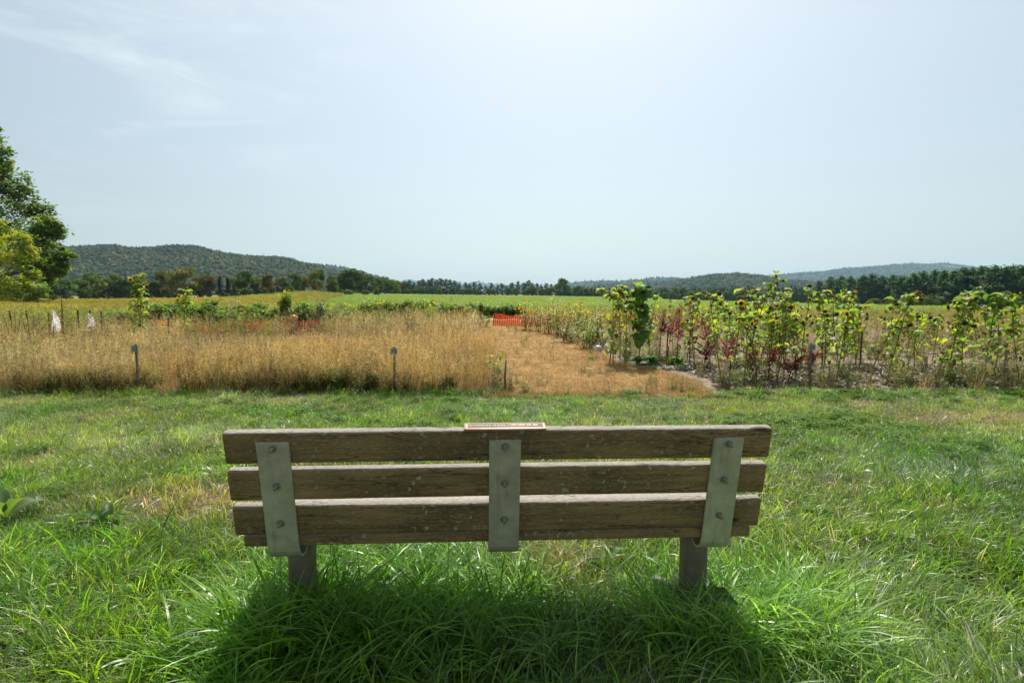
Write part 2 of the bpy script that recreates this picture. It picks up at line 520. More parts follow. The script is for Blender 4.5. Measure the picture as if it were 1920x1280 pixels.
M_BARK = noisy('bark', (0.07, 0.055, 0.04), (0.14, 0.115, 0.09), 8, bump=0.8, stretch=(1, 1, 0.25), bd=0.05)
M_STAKE = noisy('weathered_stake', (0.10, 0.10, 0.095), (0.20, 0.19, 0.17), 30, bump=0.4, stretch=(1, 1, 0.2), bd=0.005)
M_POSTW = noisy('grey_wood_post', (0.16, 0.145, 0.13), (0.28, 0.26, 0.24), 25, bump=0.4, stretch=(1, 1, 0.2), bd=0.005)
M_TPOST = noisy('dark_steel_post', (0.025, 0.03, 0.028), (0.06, 0.05, 0.04), 20, rough=0.6)
M_SIGN = noisy('sign_plate', (0.26, 0.30, 0.28), (0.34, 0.38, 0.35), 40, rough=0.6)
M_INK = noisy('sign_lettering', (0.012, 0.02, 0.035), (0.02, 0.03, 0.05), 40, rough=0.6)
M_ORANGE = foliage('orange_netting', False, trans=0.3, rough=0.45, spec=0.3, warm=(1.2, 1.0, 0.8))
M_CLOTH = foliage('thin_cloth', False, trans=0.62, rough=0.8, spec=0.1, warm=(1, 1, 1))
M_POST = noisy('post_steel', (0.16, 0.135, 0.10), (0.25, 0.22, 0.175), 12, rough=.6, bump=.1, metal=.2, bd=.003)
M_STONE = noisy('pale_stone', (0.32, 0.30, 0.28), (0.5, 0.48, 0.45), 20, bump=0.4)
M_PLAIN = foliage('plain_coloured', False, trans=0.0, rough=0.5, spec=0.4)

# ------------------------------------------------------------------ ground sheets
radii = [1.0]
yy = [-12.0, -6, -3, -1.5, 0, 1.5, 3, 5, 7.3, 9, 11, 13, 16, 20, 24, 28, 34]
while yy[-1] < 9500:
    yy.append(yy[-1] * 1.045)
us = np.arange(-2.2, 2.2001, 0.02)


def ground_sheets():
    V, vi = [], {}
    G, C = [], []
    rows = []
    for j, y in enumerate(yy):
        row = []
        for u in us:
            w = max(y, 18.0)
            x = u * w
            z = float(terr(u * max(y, 1), y)) if y > 34 else 0.0
            row.append(len(V))
            V.append((x, y, z))
        rows.append(row)
    for j in range(len(yy) - 1):
        for i in range(len(us) - 1):
            q = (rows[j][i], rows[j][i + 1], rows[j + 1][i + 1], rows[j + 1][i])
            y = 0.5 * (yy[j] + yy[j + 1])
            u = 0.5 * (us[i] + us[i + 1])
            left = np.interp(y, [34, 60, 120, 250, 400], [-0.40, -0.34, -0.31, -0.30, -0.29])
            (C if (34 <= y < 430 and left < u) else G).append(q)
    for nm, fs, m in (('ground', G, M_MEADOW), ('crop_field', C, M_CROP)):
        used = sorted({i for f in fs for i in f})
        ix = {a: b for b, a in enumerate(used)}
        me = bpy.data.meshes.new(nm)
        me.from_pydata([V[i] for i in used], [], [tuple(ix[i] for i in f) for f in fs])
        me.materials.append(m)
        me.polygons.foreach_set('use_smooth', [True] * len(fs))
        tag(put(nm, me), kind='structure')


ground_sheets()


def sheet(name, poly, z, m, sub=1):
    me = bpy.data.meshes.new(name)
    me.from_pydata([(x, y, z) for x, y in poly], [], [tuple(range(len(poly)))])
    me.materials.append(m)
    return tag(put(name, me), kind='structure')


PL = [(-0.16, 7.1), (-0.40, 11), (-0.85, 17), (-1.35, 26.5), (-1.6, 34)]      # path, left edge
PR = [(2.3, 7.1), (2.5, 8.1), (2.27, 9.4), (1.78, 10.2), (1.72, 12), (1.62, 18), (0.95, 23), (0.6, 26.5), (0.3, 34)]


def pl_x(y):
    return np.interp(y, [p[1] for p in PL], [p[0] for p in PL])


def pr_x(y):
    return np.interp(y, [p[1] for p in PR], [p[0] for p in PR])


sheet('lawn', [(-40, -12), (40, -12), (40, 7.15), (2.3, 7.12), (1.3, 7.05), (-0.16, 7.1), (-40, 7.15)], 0.004, M_SOIL)
sheet('path', PL + PR[::-1], 0.008, M_PATH)
sheet('garden_bed', [(-40, 7.16)] + PL[:1] + PL[1:] + [(-40, 34)], 0.004, M_BED)
sheet('garden_bed', PR[:1] + [(40, 7.16), (40, 34)] + PR[1:][::-1], 0.004, M_BED)


# ------------------------------------------------------------------ scattering (geometry nodes, for uncountable stuff)
def scatter(name, pts, rotz, scl, tint, sources, tilt=0.15, label=None, scz=None):
    n = len(pts)
    me = bpy.data.meshes.new(name)
    me.vertices.add(n)
    me.vertices.foreach_set('co', np.asarray(pts, dtype=np.float32).ravel())

    def attr(nm, ty, dat, key='value'):
        a = me.attributes.new(nm, ty, 'POINT')
        a.data.foreach_set(key, np.asarray(dat).ravel())
    rot = np.zeros((n, 3), np.float32)
    rot[:, 0] = nr.normal(0, tilt, n)
    rot[:, 1] = nr.normal(0, tilt, n)
    rot[:, 2] = rotz
    attr('rot', 'FLOAT_VECTOR', rot, 'vector')
    s3 = np.repeat(np.asarray(scl, np.float32)[:, None], 3, 1)
    if scz is not None:
        s3[:, 2] *= scz
    attr('scl', 'FLOAT_VECTOR', s3, 'vector')
    attr('idx', 'INT', nr.randint(0, len(sources), n).astype(np.int32))
    t4 = np.ones((n, 4), np.float32)
    t4[:, :3] = tint
    attr('tint', 'FLOAT_COLOR', t4, 'color')
    ob = tag(put(name, me), kind='stuff')
    if label:
        ob['label'] = label
    coll = bpy.data.collections.new(name + '_pieces')
    for k, s in enumerate(sources):
        o = bpy.data.objects.new('%s_piece' % name, s)
        coll.objects.link(o)
    ng = bpy.data.node_groups.new(name, 'GeometryNodeTree')
    ng.interface.new_socket('Geometry', in_out='INPUT', socket_type='NodeSocketGeometry')
    ng.interface.new_socket('Geometry', in_out='OUTPUT', socket_type='NodeSocketGeometry')
    N, L = ng.nodes, ng.links
    gi, go = N.new('NodeGroupInput'), N.new('NodeGroupOutput')
    ip = N.new('GeometryNodeInstanceOnPoints')
    ci = N.new('GeometryNodeCollectionInfo')
    ci.inputs['Collection'].default_value = coll
    ci.inputs['Separate Children'].default_value = True
    ci.inputs['Reset Children'].default_value = True

    def na(nm, ty):
        a = N.new('GeometryNodeInputNamedAttribute')
        a.data_type = ty
        a.inputs['Name'].default_value = nm
        return a.outputs['Attribute']
    ip.inputs['Pick Instance'].default_value = True
    L.new(gi.outputs[0], ip.inputs['Points'])
    L.new(ci.outputs[0], ip.inputs['Instance'])
    L.new(na('idx', 'INT'), ip.inputs['Instance Index'])
    e2r = N.new('FunctionNodeEulerToRotation')
    L.new(na('rot', 'FLOAT_VECTOR'), e2r.inputs[0])
    L.new(e2r.outputs[0], ip.inputs['Rotation'])
    L.new(na('scl', 'FLOAT_VECTOR'), ip.inputs['Scale'])
    L.new(ip.outputs[0], go.inputs[0])
    md = ob.modifiers.new('scatter', 'NODES')
    md.node_group = ng
    return ob


def tuft(seed, n, rad, L, w, lean, curl, cols, seg=4, wild=0.4, m=None, name='grass_tuft', comb=None):
    r = random.Random(seed)
    b = MB()
    for k in range(n):
        a, q = r.uniform(0, 6.283), rad * math.sqrt(r.random())
        c = vary(r.choice(cols), 0.25, r)
        az = r.uniform(0, 6.283) if comb is None or r.random() < .35 else comb + r.gauss(0, .5)
        l = L * r.uniform(1 - wild, 1 + wild)
        b.blade((q * math.cos(a), q * math.sin(a), -0.005), az, l, w * r.uniform(.6, 1.25), abs(r.gauss(lean, lean * .6)), abs(r.gauss(curl, .5)), c, seg, twist=r.uniform(-1.0, 1.0))
    return b.mesh(name, m or M_GRASS)


GC = [(0.11, 0.20, 0.022), (0.15, 0.25, 0.025), (0.18, 0.28, 0.03), (0.09, 0.17, 0.03), (0.22, 0.31, 0.04), (0.19, 0.24, 0.085), (0.17, 0.21, 0.09)]
GD = [(0.36, 0.31, 0.19), (0.42, 0.38, 0.26), (0.26, 0.21, 0.12)]
lawn_src = [tuft(s, 46, 0.075, 0.075, 0.0045, 0.6, 0.9, GC * 2 + GD * 2, 3, m=M_GRASS) for s in range(6)]
long_src = [tuft(20 + s, 30, 0.07, 0.175, 0.0066, 0.5, 1.2, GC * 3 + GD[:2], 5, m=M_GRASS, comb=1.0) for s in range(6)]
near_src = [tuft(60 + s, 22, 0.075, 0.20, 0.0095, 0.55, 1.5, [(0.10, 0.20, 0.015), (0.15, 0.27, 0.018), (0.08, 0.16, 0.022), (0.20, 0.31, 0.025), (0.15, 0.22, 0.06)], 6, m=M_GRASS, comb=1.0, wild=.5) for s in range(6)]
dry_src = [tuft(40 + s, 40, 0.08, 0.06, 0.0035, 0.8, 0.9, GD, 3, m=M_GRASS) for s in range(3)]


def lawn_weed(seed):
    r = random.Random(seed)
    b = MB()
    for k in range(16):
        a, q = r.uniform(0, 6.28), r.uniform(0, .07)
        h = r.uniform(.02, .055)
        c = vary((0.10, 0.20, 0.03), .2, r)
        p = (q * math.cos(a), q * math.sin(a), h)
        for t in range(3):
            an = a + t * 2.1
            b.leaf4(p, (math.cos(an), math.sin(an), r.uniform(-.2, .4)), .016, .022, (0, 0, 1), c)
        b.blade((p[0], p[1], 0), a, h, .002, 0.05, 0, c, 2)
    return b.mesh('clover_patch', M_FOL)


weed_src = [lawn_weed(s) for s in range(3)]


def tint_lawn(x, y, dry=0.0):
    t = np.ones((len(x), 3))
    a = fbm(x, y, 1.3, 3)
    b = fbm(x, y, 0.5, 8)
    k = (0.55 + 0.85 * b) * nr.uniform(.7, 1.35, len(x))
    a = a + nr.normal(0, .12, len(x))
    dryp = np.clip((fbm(x, y, 1.0, 41) - .5) * 4, 0, 1)
    a = a + .2 * dryp - .06
    sp = np.exp(-(((x + 1.9) / .62) ** 2 + ((y - 3.35) / .3) ** 2)) + np.exp(-(((x - .22) / .25) ** 2 + ((y - 2.5) / .25) ** 2)) + .7 * np.exp(-(((x - 4.6) / .8) ** 2 + ((y - 5.7) / .35) ** 2))
    m_ = np.clip(.5 * np.clip((fbm(x, y, .75, 43) - .62) * 6, 0, 1) * (y > 2.6) + 1.1 * sp, 0, .9) * nr.uniform(.5, 1.1, len(x))
    t[:, 0] = k * (0.52 + 0.95 * a)
    t[:, 1] = k * (0.85 + 0.35 * a)
    t[:, 2] = k * (0.8 + 0.9 * a + 1.2 * dryp)
    t = t * (1 - m_[:, None]) + m_[:, None] * np.array([2.2, 1.15, 4.5])
    return t


def rect_pts(n, x0, x1, y0, y1, fan=True):
    y = nr.uniform(y0, y1, n)
    x = nr.uniform(x0, x1, n)
    return x, y


def do_lawn():
    # density falls off towards the sides, where only another viewpoint could look
    n = 30000
    y = nr.uniform(0.2, 7.3, n)
    w = 1.6 + 0.98 * y
    x = nr.uniform(-1, 1, n) * w
    keep = ~((y > 7.1) & (x > 0.0) & (x < 2.2) & (nr.random_sample(len(x)) < .7))
    x, y = x[keep], y[keep]
    dn = fbm(x, y, .8, 5)
    s = (0.75 + 0.7 * dn) * nr.uniform(.7, 1.25, len(x))
    s *= np.interp(y, [0, 3, 7], [1.0, .9, .62])
    k = nr.random_sample(len(x)) < np.interp(y, [0, 2.6, 3.6], [.6, .7, 1])
    x, y, s = x[k], y[k], s[k]
    scatter('lawn_grass', np.c_[x, y, np.full(len(x), .004)], nr.uniform(0, 6.28, len(x)), s, tint_lawn(x, y), lawn_src, .12)
    # longer clumps
    n = 17000
    y = nr.uniform(0.4, 7.25, n)
    x = nr.uniform(-1, 1, n) * (1.5 + .96 * y)
    p = np.clip((fbm(x, y, 1.1, 12) - .42) * 5, 0, 1) * np.interp(y, [0, 2.6, 4, 7], [1, 1, .4, .16])
    k = nr.random_sample(n) < np.maximum(p, np.where(y < 2.9, .35, .05))
    k &= ~((y > 7.1) & (x > 0.0) & (x < 2.2) & (nr.random_sample(len(x)) < .7))
    x, y = x[k], y[k]
    s = nr.uniform(.55, 1.15, len(x)) * np.interp(y, [0, 3, 7], [1.05, .9, .6])
    scatter('long_grass', np.c_[x, y, np.full(len(x), .004)], fbm(x, y, .9, 31) * 9 + nr.normal(0, .5, len(x)), s, tint_lawn(x, y), long_src, .2)
    n = 3600
    y = nr.uniform(0.6, 4.2, n)
    x = nr.uniform(-1, 1, n) * (1.5 + .96 * y)
    k = nr.random_sample(n) < np.clip((fbm(x, y, .7, 61) - .25) * 2.6, 0, 1) * np.interp(y, [0, 2.4, 3.4, 4.2], [1, .9, .35, .05])
    x, y = x[k], y[k]
    t = tint_lawn(x, y)
    t[:, 2] *= .7
    scatter('coarse_grass', np.c_[x, y, np.full(len(x), .004)], fbm(x, y, .8, 35) * 10 + nr.normal(0, .6, len(x)), nr.uniform(.5, 1.1, len(x)), t, near_src, .22)
    # dry thatch patches
    n = 5000
    y = nr.uniform(1.5, 7.1, n)
    x = nr.uniform(-1, 1, n) * (1.3 + .96 * y)
    k = nr.random_sample(n) < np.clip((fbm(x, y, .9, 50) - .56) * 6, 0.03, 1)
    spot = ((x + 1.9) / .7) ** 2 + ((y - 3.35) / .35) ** 2
    k |= (spot < 1) & (nr.random_sample(n) < .8)
    spot = ((x - .25) / .22) ** 2 + ((y - 2.55) / .25) ** 2
    k |= (spot < 1)
    x, y = x[k], y[k]
    scatter('dry_thatch', np.c_[x, y, np.full(len(x), .004)], nr.uniform(0, 6.28, len(x)), nr.uniform(.7, 1.3, len(x)), nr.uniform(.7, 1.1, (len(x), 1)) * np.ones(3), dry_src, .15)
    n = 6500
    y = nr.uniform(1.6, 7.2, n)
    x = nr.uniform(-1, 1, n) * (1.3 + .96 * y)
    k = nr.random_sample(n) < np.clip((fbm(x, y, .7, 70) - .5) * 6, 0.02, 1) * np.where((x > 1.2) & (y > 5), 1, .35)
    x, y = x[k], y[k]
    scatter('clover', np.c_[x, y, np.full(len(x), .006)], nr.uniform(0, 6.28, len(x)), nr.uniform(.8, 1.5, len(x)), nr.uniform(.7, 1.2, (len(x), 1)) * np.ones(3), weed_src, .1)


do_lawn()

# tall unmown grass under and behind the bench
ub = []
for s in range(6):
    r = random.Random(300 + s)
    b = MB()
    for k in range(13):
        a, q = r.uniform(0, 6.28), .05 * math.sqrt(r.random())
        b.blade((q * math.cos(a), q * math.sin(a), -.005), r.uniform(0, 6.28), r.uniform(.26, .52), r.uniform(.008, .017), abs(r.gauss(.28, .2)), r.uniform(.6, 2.3), vary(r.choice([(0.12, 0.21, 0.024), (0.10, 0.18, 0.024), (0.17, 0.26, 0.034)]), .2, r), 8, twist=r.uniform(-.9, .9))
    for k in range(6):
        a, q = r.uniform(0, 6.28), .08 * math.sqrt(r.random())
        b.blade((q * math.cos(a), q * math.sin(a), -.005), r.uniform(0, 6.28), r.uniform(.1, .24), .004, abs(r.gauss(.3, .2)), r.uniform(.4, 1.6), vary((0.09, 0.18, 0.02), .2, r), 5, twist=r.uniform(-1, 1))
    ub.append(b.mesh('tall_grass_tuft', M_GRASS))
n = 1250
x = nr.uniform(-1.2, 1.25, n)
y = nr.uniform(1.45, 2.7, n)
p = np.interp(x, [-1.15, -.9, -.3, .15, .4, .75, 1.1], [.3, .9, 1, .7, .35, .75, .6]) * np.interp(y, [1.55, 1.8, 2.3, 2.6], [.8, 1, .9, .2])
k = nr.random_sample(n) < p
x, y = x[k], y[k]
sc_ = nr.uniform(.5, .95, len(x)) * np.interp(y, [1.5, 1.9, 2.6], [.62, 1, .8]) * np.interp(x, [-1.1, -.6, 0, .3, 1.1], [1.0, 1.1, .95, .75, .95])
ex = np.r_[nr.normal(-.78, .17, 90), nr.normal(.82, .16, 70)]
ey = np.r_[nr.uniform(1.78, 2.02, 90), nr.uniform(1.80, 2.02, 70)]
x, y, sc_ = np.r_[x, ex], np.r_[y, ey], np.r_[sc_, nr.uniform(.55, .95, 160)]
scatter('tall_grass', np.c_[x, y, np.full(len(x), .004)], nr.uniform(0, 6.28, len(x)), sc_ * 1.05, tint_lawn(x, y) * np.array([1.15, 1.3, 1.0]), ub, .14)  # tint raised so the grass colour itself lightens the bench's shade


# ------------------------------------------------------------------ dry meadow grass of the left plot, and the path stubble
def dry_stalks(seed, n, H, cols, rad=.1, seed_head=True, blades=10, mt=None):
    r = random.Random(seed)
    b = MB()
    for k in range(n):
        a, q = r.uniform(0, 6.28), rad * math.sqrt(r.random())
        c = vary(r.choice(cols), .2, r)
        az = r.uniform(0, 6.28)
        h = H * r.uniform(.6, 1.15)
        tip = b.blade((q * math.cos(a), q * math.sin(a), 0), az, h, .0035, abs(r.gauss(.1, .08)), r.uniform(.05, .6), c, 4)
        if seed_head:
            hc = vary((min(.8, c[0] * 1.3), min(.7, c[1] * 1.3), c[2] * 1.3), .15, r)
            for j in range(12):
                t = r.uniform(0, .3) * h
                d = (math.cos(az) * .3 + r.gauss(0, .5), math.sin(az) * .3 + r.gauss(0, .5), r.uniform(.1, 1))
                b.leaf4((tip[0] + r.gauss(0, .006) - math.cos(az) * t * .2, tip[1] + r.gauss(0, .006), tip[2] - t), d, .008, r.uniform(.02, .045), (r.gauss(0, 1), r.gauss(0, 1), .3), hc)
    for k in range(blades):
        a, q = r.uniform(0, 6.28), rad * math.sqrt(r.random())
        b.blade((q * math.cos(a), q * math.sin(a), 0), r.uniform(0, 6.28), H * r.uniform(.3, .8), .006, abs(r.gauss(.3, .2)), r.uniform(.3, 1.6), vary(r.choice(cols), .2, r), 4, twist=r.uniform(-1.2, 1.2))
    return b.mesh('dry_grass_tuft', mt or M_DRY)


DG = [(0.62, 0.46, 0.17), (0.72, 0.56, 0.26), (0.54, 0.36, 0.12), (0.66, 0.52, 0.26), (0.33, 0.23, 0.10)]
dg_src = [dry_stalks(400 + s, 16, .62, DG) for s in range(6)]
dw_src = [dry_stalks(420 + s, 5, .8, [(0.30, 0.21, 0.12), (0.24, 0.2, 0.1)], .06, True, 8) for s in range(3)]


def leafy_tuft(seed, H, n, col, leafs=8, fl=None, ls=.05, mt=None, rad=.12, fr=.12):
    r = random.Random(seed)
    b = MB()
    for k in range(n):
        a, q = r.uniform(0, 6.28), rad * math.sqrt(r.random())
        az, lean, h = r.uniform(0, 6.28), abs(r.gauss(.15, .12)), H * r.uniform(.6, 1.1)
        c = vary(r.choice(col), .2, r)
        p0 = Vector((q * math.cos(a), q * math.sin(a), 0))
        d = Vector((math.cos(az) * math.sin(lean), math.sin(az) * math.sin(lean), math.cos(lean)))
        b.blade(p0, az, h, .007, lean, 0.05, vary((0.16, .13, .06), .2, r), 2)
        for j in range(leafs):
            t = r.uniform(.15, 1.0)
            an = r.uniform(0, 6.28)
            b.leaf4(p0 + d * h * t, (math.cos(an), math.sin(an), r.uniform(-.5, .6)), ls * .45, ls * r.uniform(.7, 1.4), (0, 0, 1), vary(c, .15, r))
        if fl and r.random() < fr * 8:
            for j in range(5):
                b.lens(p0 + d * h + Vector((r.gauss(0, .03), r.gauss(0, .03), r.uniform(-.03, .04))), ls * .22, (r.gauss(0, .5), r.gauss(0, .5) - .6, .8), vary(fl, .12, r), 5)
    return b.mesh('weed_tuft', mt or M_FOL)


gw_src = [leafy_tuft(500 + s, .34, 9, [(0.09, 0.15, 0.025), (0.14, 0.19, 0.035), (.12, .12, .03)], 9, None, .06) for s in range(4)]
br_src = [leafy_tuft(520 + s, .6, 7, [(0.20, 0.13, 0.07), (0.15, 0.12, 0.05), (.26, .2, .1)], 9, None, .045) for s in range(4)]
gr_src = [leafy_tuft(540 + s, .85, 8, [(0.17, 0.22, 0.045), (0.22, 0.25, 0.06), (.14, .18, .04)], 12, (0.52, .38, .05), .09, fr=.03) for s in range(4)]
go_src = [leafy_tuft(560 + s, .8, 8, [(0.22, 0.22, 0.05), (0.27, 0.24, 0.06)], 10, (0.42, .33, .06), .10, fr=.1) for s in range(3)]


def beds():
    # golden grass of the left plot
    n = 6300
    y = nr.uniform(7.2, 14.2, n)
    x = nr.uniform(-1, 0, n) * (1.12 * y + 1.5) + pl_x(y)
    y += 0.12 * np.sin(x * 2.1)
    k = nr.random_sample(n) < np.interp(y, [7.1, 9, 14, 15.5], [1, 1, .8, .4])
    k &= y > 7.1
    k &= y < np.interp(x / y * F + 960, [0, 230, 330], [9.6, 10.4, 14.2]) + .3 * np.sin(x * 3)
    x, y = x[k], y[k]
    wood = np.clip((-x - 4.3) / 3, 0, 1)
    lu = fbm(x, y, 1.6, 90)
    s = np.interp(y, [7.1, 7.5, 9, 11, 14], [.38, .50, .56, .52, .50]) * nr.uniform(.5, 1.3, len(x)) * (.5 + .95 * lu) * (1 - .2 * wood)
    t = np.ones((len(x), 3)) * ((0.5 + 1.0 * fbm(x, y, .55, 93)) * nr.uniform(.6, 1.35, len(x)))[:, None]
    brn = np.clip((fbm(x, y, 1.1, 141) - .45) * 4, 0, 1)
    t *= (1 - .3 * brn)[:, None]
    t[:, 1] *= 0.90 + .08 * wood
    t[:, 2] *= 0.85 + .4 * wood
    scatter('golden_dry_grass', np.c_[x, y, np.full(len(x), .004)], nr.uniform(0, 6.28, len(x)), s, t, dg_src, .1)
    n = 1100
    y = nr.uniform(7.25, 13, n)
    x = nr.uniform(-1, 0, n) * (1.1 * y) + pl_x(y) - .3
    k = nr.random_sample(n) < np.clip((fbm(x, y, .9, 142) - .42) * 5 + np.clip((-x - 4) / 6, 0, .5), .05, 1)
    x, y = x[k], y[k]
    scatter('weeds_among_dry_grass', np.c_[x, y, np.full(len(x), .004)], nr.uniform(0, 6.28, len(x)), nr.uniform(.6, 1.25, len(x)), nr.uniform(.7, 1.3, (len(x), 1)) * np.ones(3), gw_src + br_src, .15)
    n = 420
    y = nr.uniform(7.6, 14, n)
    x = nr.uniform(-1, 0, n) * (1.1 * y) + pl_x(y) - .3
    scatter('dry_weed_stalks', np.c_[x, y, np.full(n, .004)], nr.uniform(0, 6.28, n), nr.uniform(.7, 1.15, n), nr.uniform(.5, 1.1, (n, 1)) * np.ones(3), dw_src, .1)
    # path stubble
    n = 14000
    y = nr.uniform(7.0, 26, n) ** 1
    y = 7.0 + (nr.random_sample(n) ** 1.6) * 19
    x = pl_x(y) - .1 + nr.random_sample(n) * (pr_x(y) - pl_x(y) + .25)
    st = [tuft(600 + s, 34, .09, .055, .0035, .7, .8, DG + [(.42, .26, .10)], 2, m=M_DRY) for s in range(4)]
    t = np.ones((len(x), 3)) * (0.75 + .35 * fbm(x, y, .9, 95))[:, None]
    t[:, 0] *= .96
    t[:, 1] *= .88
    t[:, 2] *= .86
    s = nr.uniform(.5, 1.0, n) * np.interp(np.minimum(x - pl_x(y), pr_x(y) - x), [0, .2], [1.6, 1])
    scatter('path_stubble', np.c_[x, y, np.full(n, .008)], nr.uniform(0, 6.28, n), s, t, st, .15)
    n = 700
    y = 7.1 + nr.random_sample(n) ** 1.5 * 14
    x = pl_x(y) + nr.random_sample(n) * (pr_x(y) - pl_x(y))
    k = nr.random_sample(n) < np.clip((fbm(x, y, .6, 140) - .5) * 6, .04, 1)
    x, y = x[k], y[k]
    scatter('path_weeds', np.c_[x, y, np.full(len(x), .008)], nr.uniform(0, 6.28, len(x)), nr.uniform(.25, .6, len(x)), nr.uniform(.7, 1.3, (len(x), 1)) * np.ones(3), weed_src + br_src[:1] + gw_src[:1], .15)
    # green fringe at the foot of the golden grass, and weeds edging the lawn
    n = 1500
    x = nr.uniform(-8.5, 9.5, n)
    y = 7.2 + np.abs(nr.normal(0, .22, n))
    k = ((x < -.1) | ((x > 3.0) & (nr.random_sample(n) < .12))) & (nr.random_sample(n) < np.clip((fbm(x, y * 0, .9, 97) - .3) * 3, .1, 1))
    x, y = x[k], y[k]
    scatter('edge_weeds', np.c_[x, y, np.full(len(x), .004)], nr.uniform(0, 6.28, len(x)), nr.uniform(.4, 1.0, len(x)), nr.uniform(.6, 1.15, (len(x), 1)) * np.ones(3), gw_src + br_src[:3] + dg_src[:3], .15)
    # grasses along the lawn edge
    n = 1500
    x = nr.uniform(-8.5, 9.5, n)
    y = 7.12 + nr.normal(0, .1, n)
    k = ((x < -.1) | (x > 3.0)) & (nr.random_sample(n) < .6)
    x, y = x[k], y[k]
    scatter('edge_grass', np.c_[x, y, np.full(len(x), .004)], nr.uniform(0, 6.28, len(x)), nr.uniform(.4, .95, len(x)), tint_lawn(x, y), long_src, .2)
    # right beds: dry brown weeds, thin near the front
    n = 7000
    y = 7.45 + nr.random_sample(n) ** 1.5 * 26
    x = pr_x(y) + .25 + nr.random_sample(n) * (1.08 * y + 2)
    k = nr.random_sample(n) < np.interp(y, [7.5, 9.8, 11, 14, 20], [.3, .35, .6, .8, 1]) * np.clip((fbm(x, y, 1.2, 99) - .3) * 3, .1, 1)
    x, y = x[k], y[k]
    scatter('brown_weeds', np.c_[x, y, np.full(len(x), .004)], nr.uniform(0, 6.28, len(x)), nr.uniform(.4, 1.05, len(x)) * np.interp(y, [7.4, 9, 12], [.5, .75, 1]), nr.uniform(.65, 1.25, (len(x), 1)) * np.ones(3), br_src, .15)
    n = 5200
    y = 7.5 + nr.random_sample(n) ** 1.2 * 26
    x = pr_x(y) + .3 + nr.random_sample(n) * (1.08 * y + 2)
    k = nr.random_sample(n) < np.interp(y, [7.5, 8, 10, 14, 34], [.5, .3, .35, .8, .9]) * np.clip((fbm(x, y, 1.5, 101) - .3) * 3, .1, 1)
    x, y = x[k], y[k]
    t = np.ones((len(x), 3)) * (0.7 + .4 * fbm(x, y, .8, 93))[:, None]
    t[:, 2] *= 1.1
    scatter('straw_grass', np.c_[x, y, np.full(len(x), .004)], nr.uniform(0, 6.28, len(x)), nr.uniform(.3, .8, len(x)) * np.interp(y, [7.5, 10, 16], [.25, .45, .8]), t, dg_src, .15)
    # low green weeds in the right bed
    n = 1600
    y = 7.4 + nr.random_sample(n) ** 1.3 * 7
    x = pr_x(y) + .3 + nr.random_sample(n) * (1.05 * y)
    k = nr.random_sample(n) < np.clip((fbm(x, y, .8, 103) - .45) * 5, .05, 1)
    x, y = x[k], y[k]
    scatter('low_green_weeds', np.c_[x, y, np.full(len(x), .004)], nr.uniform(0, 6.28, len(x)), nr.uniform(.3, .9, len(x)), nr.uniform(.7, 1.25, (len(x), 1)) * np.ones(3), gw_src, .15)
    # left garden beyond the golden grass
    n = 9000
    y = 14.5 + nr.random_sample(n) ** 1.2 * 21
    x = nr.uniform(-1, 0, n) * (1.1 * y + 2) + pl_x(y) - .2
    a = fbm(x, y, 3.0, 105)
    k = nr.random_sample(n) < .8
    br = k & (a < .56)
    scatter('brown_weeds', np.c_[x[br], y[br], np.full(br.sum(), .004)], nr.uniform(0, 6.28, br.sum()), nr.uniform(.45, .9, br.sum()), nr.uniform(.7, 1.4, (br.sum(), 1)) * np.ones(3), br_src + dg_src[:3], .15)
    gg = k & (a >= .44) & (x < -3) & ((y > 17.6) | (nr.random_sample(n) < .15))
    scatter('green_weeds', np.c_[x[gg], y[gg], np.full(gg.sum(), .004)], nr.uniform(0, 6.28, gg.sum()), nr.uniform(.5, .95, gg.sum()), nr.uniform(.7, 1.2, (gg.sum(), 1)) * np.ones(3), gr_src, .15)


beds()
n = 2600
y = 9.3 + nr.random_sample(n) * 9
u = nr.uniform(-.95, -.58, n)
x = u * y
scatter('low_brown_weeds', np.c_[x, y, np.full(n, .004)], nr.uniform(0, 6.28, n), nr.uniform(.3, .65, n), nr.uniform(.7, 1.5, (n, 1)) * np.ones(3), br_src + gw_src[:2] + dg_src[:3], .15)


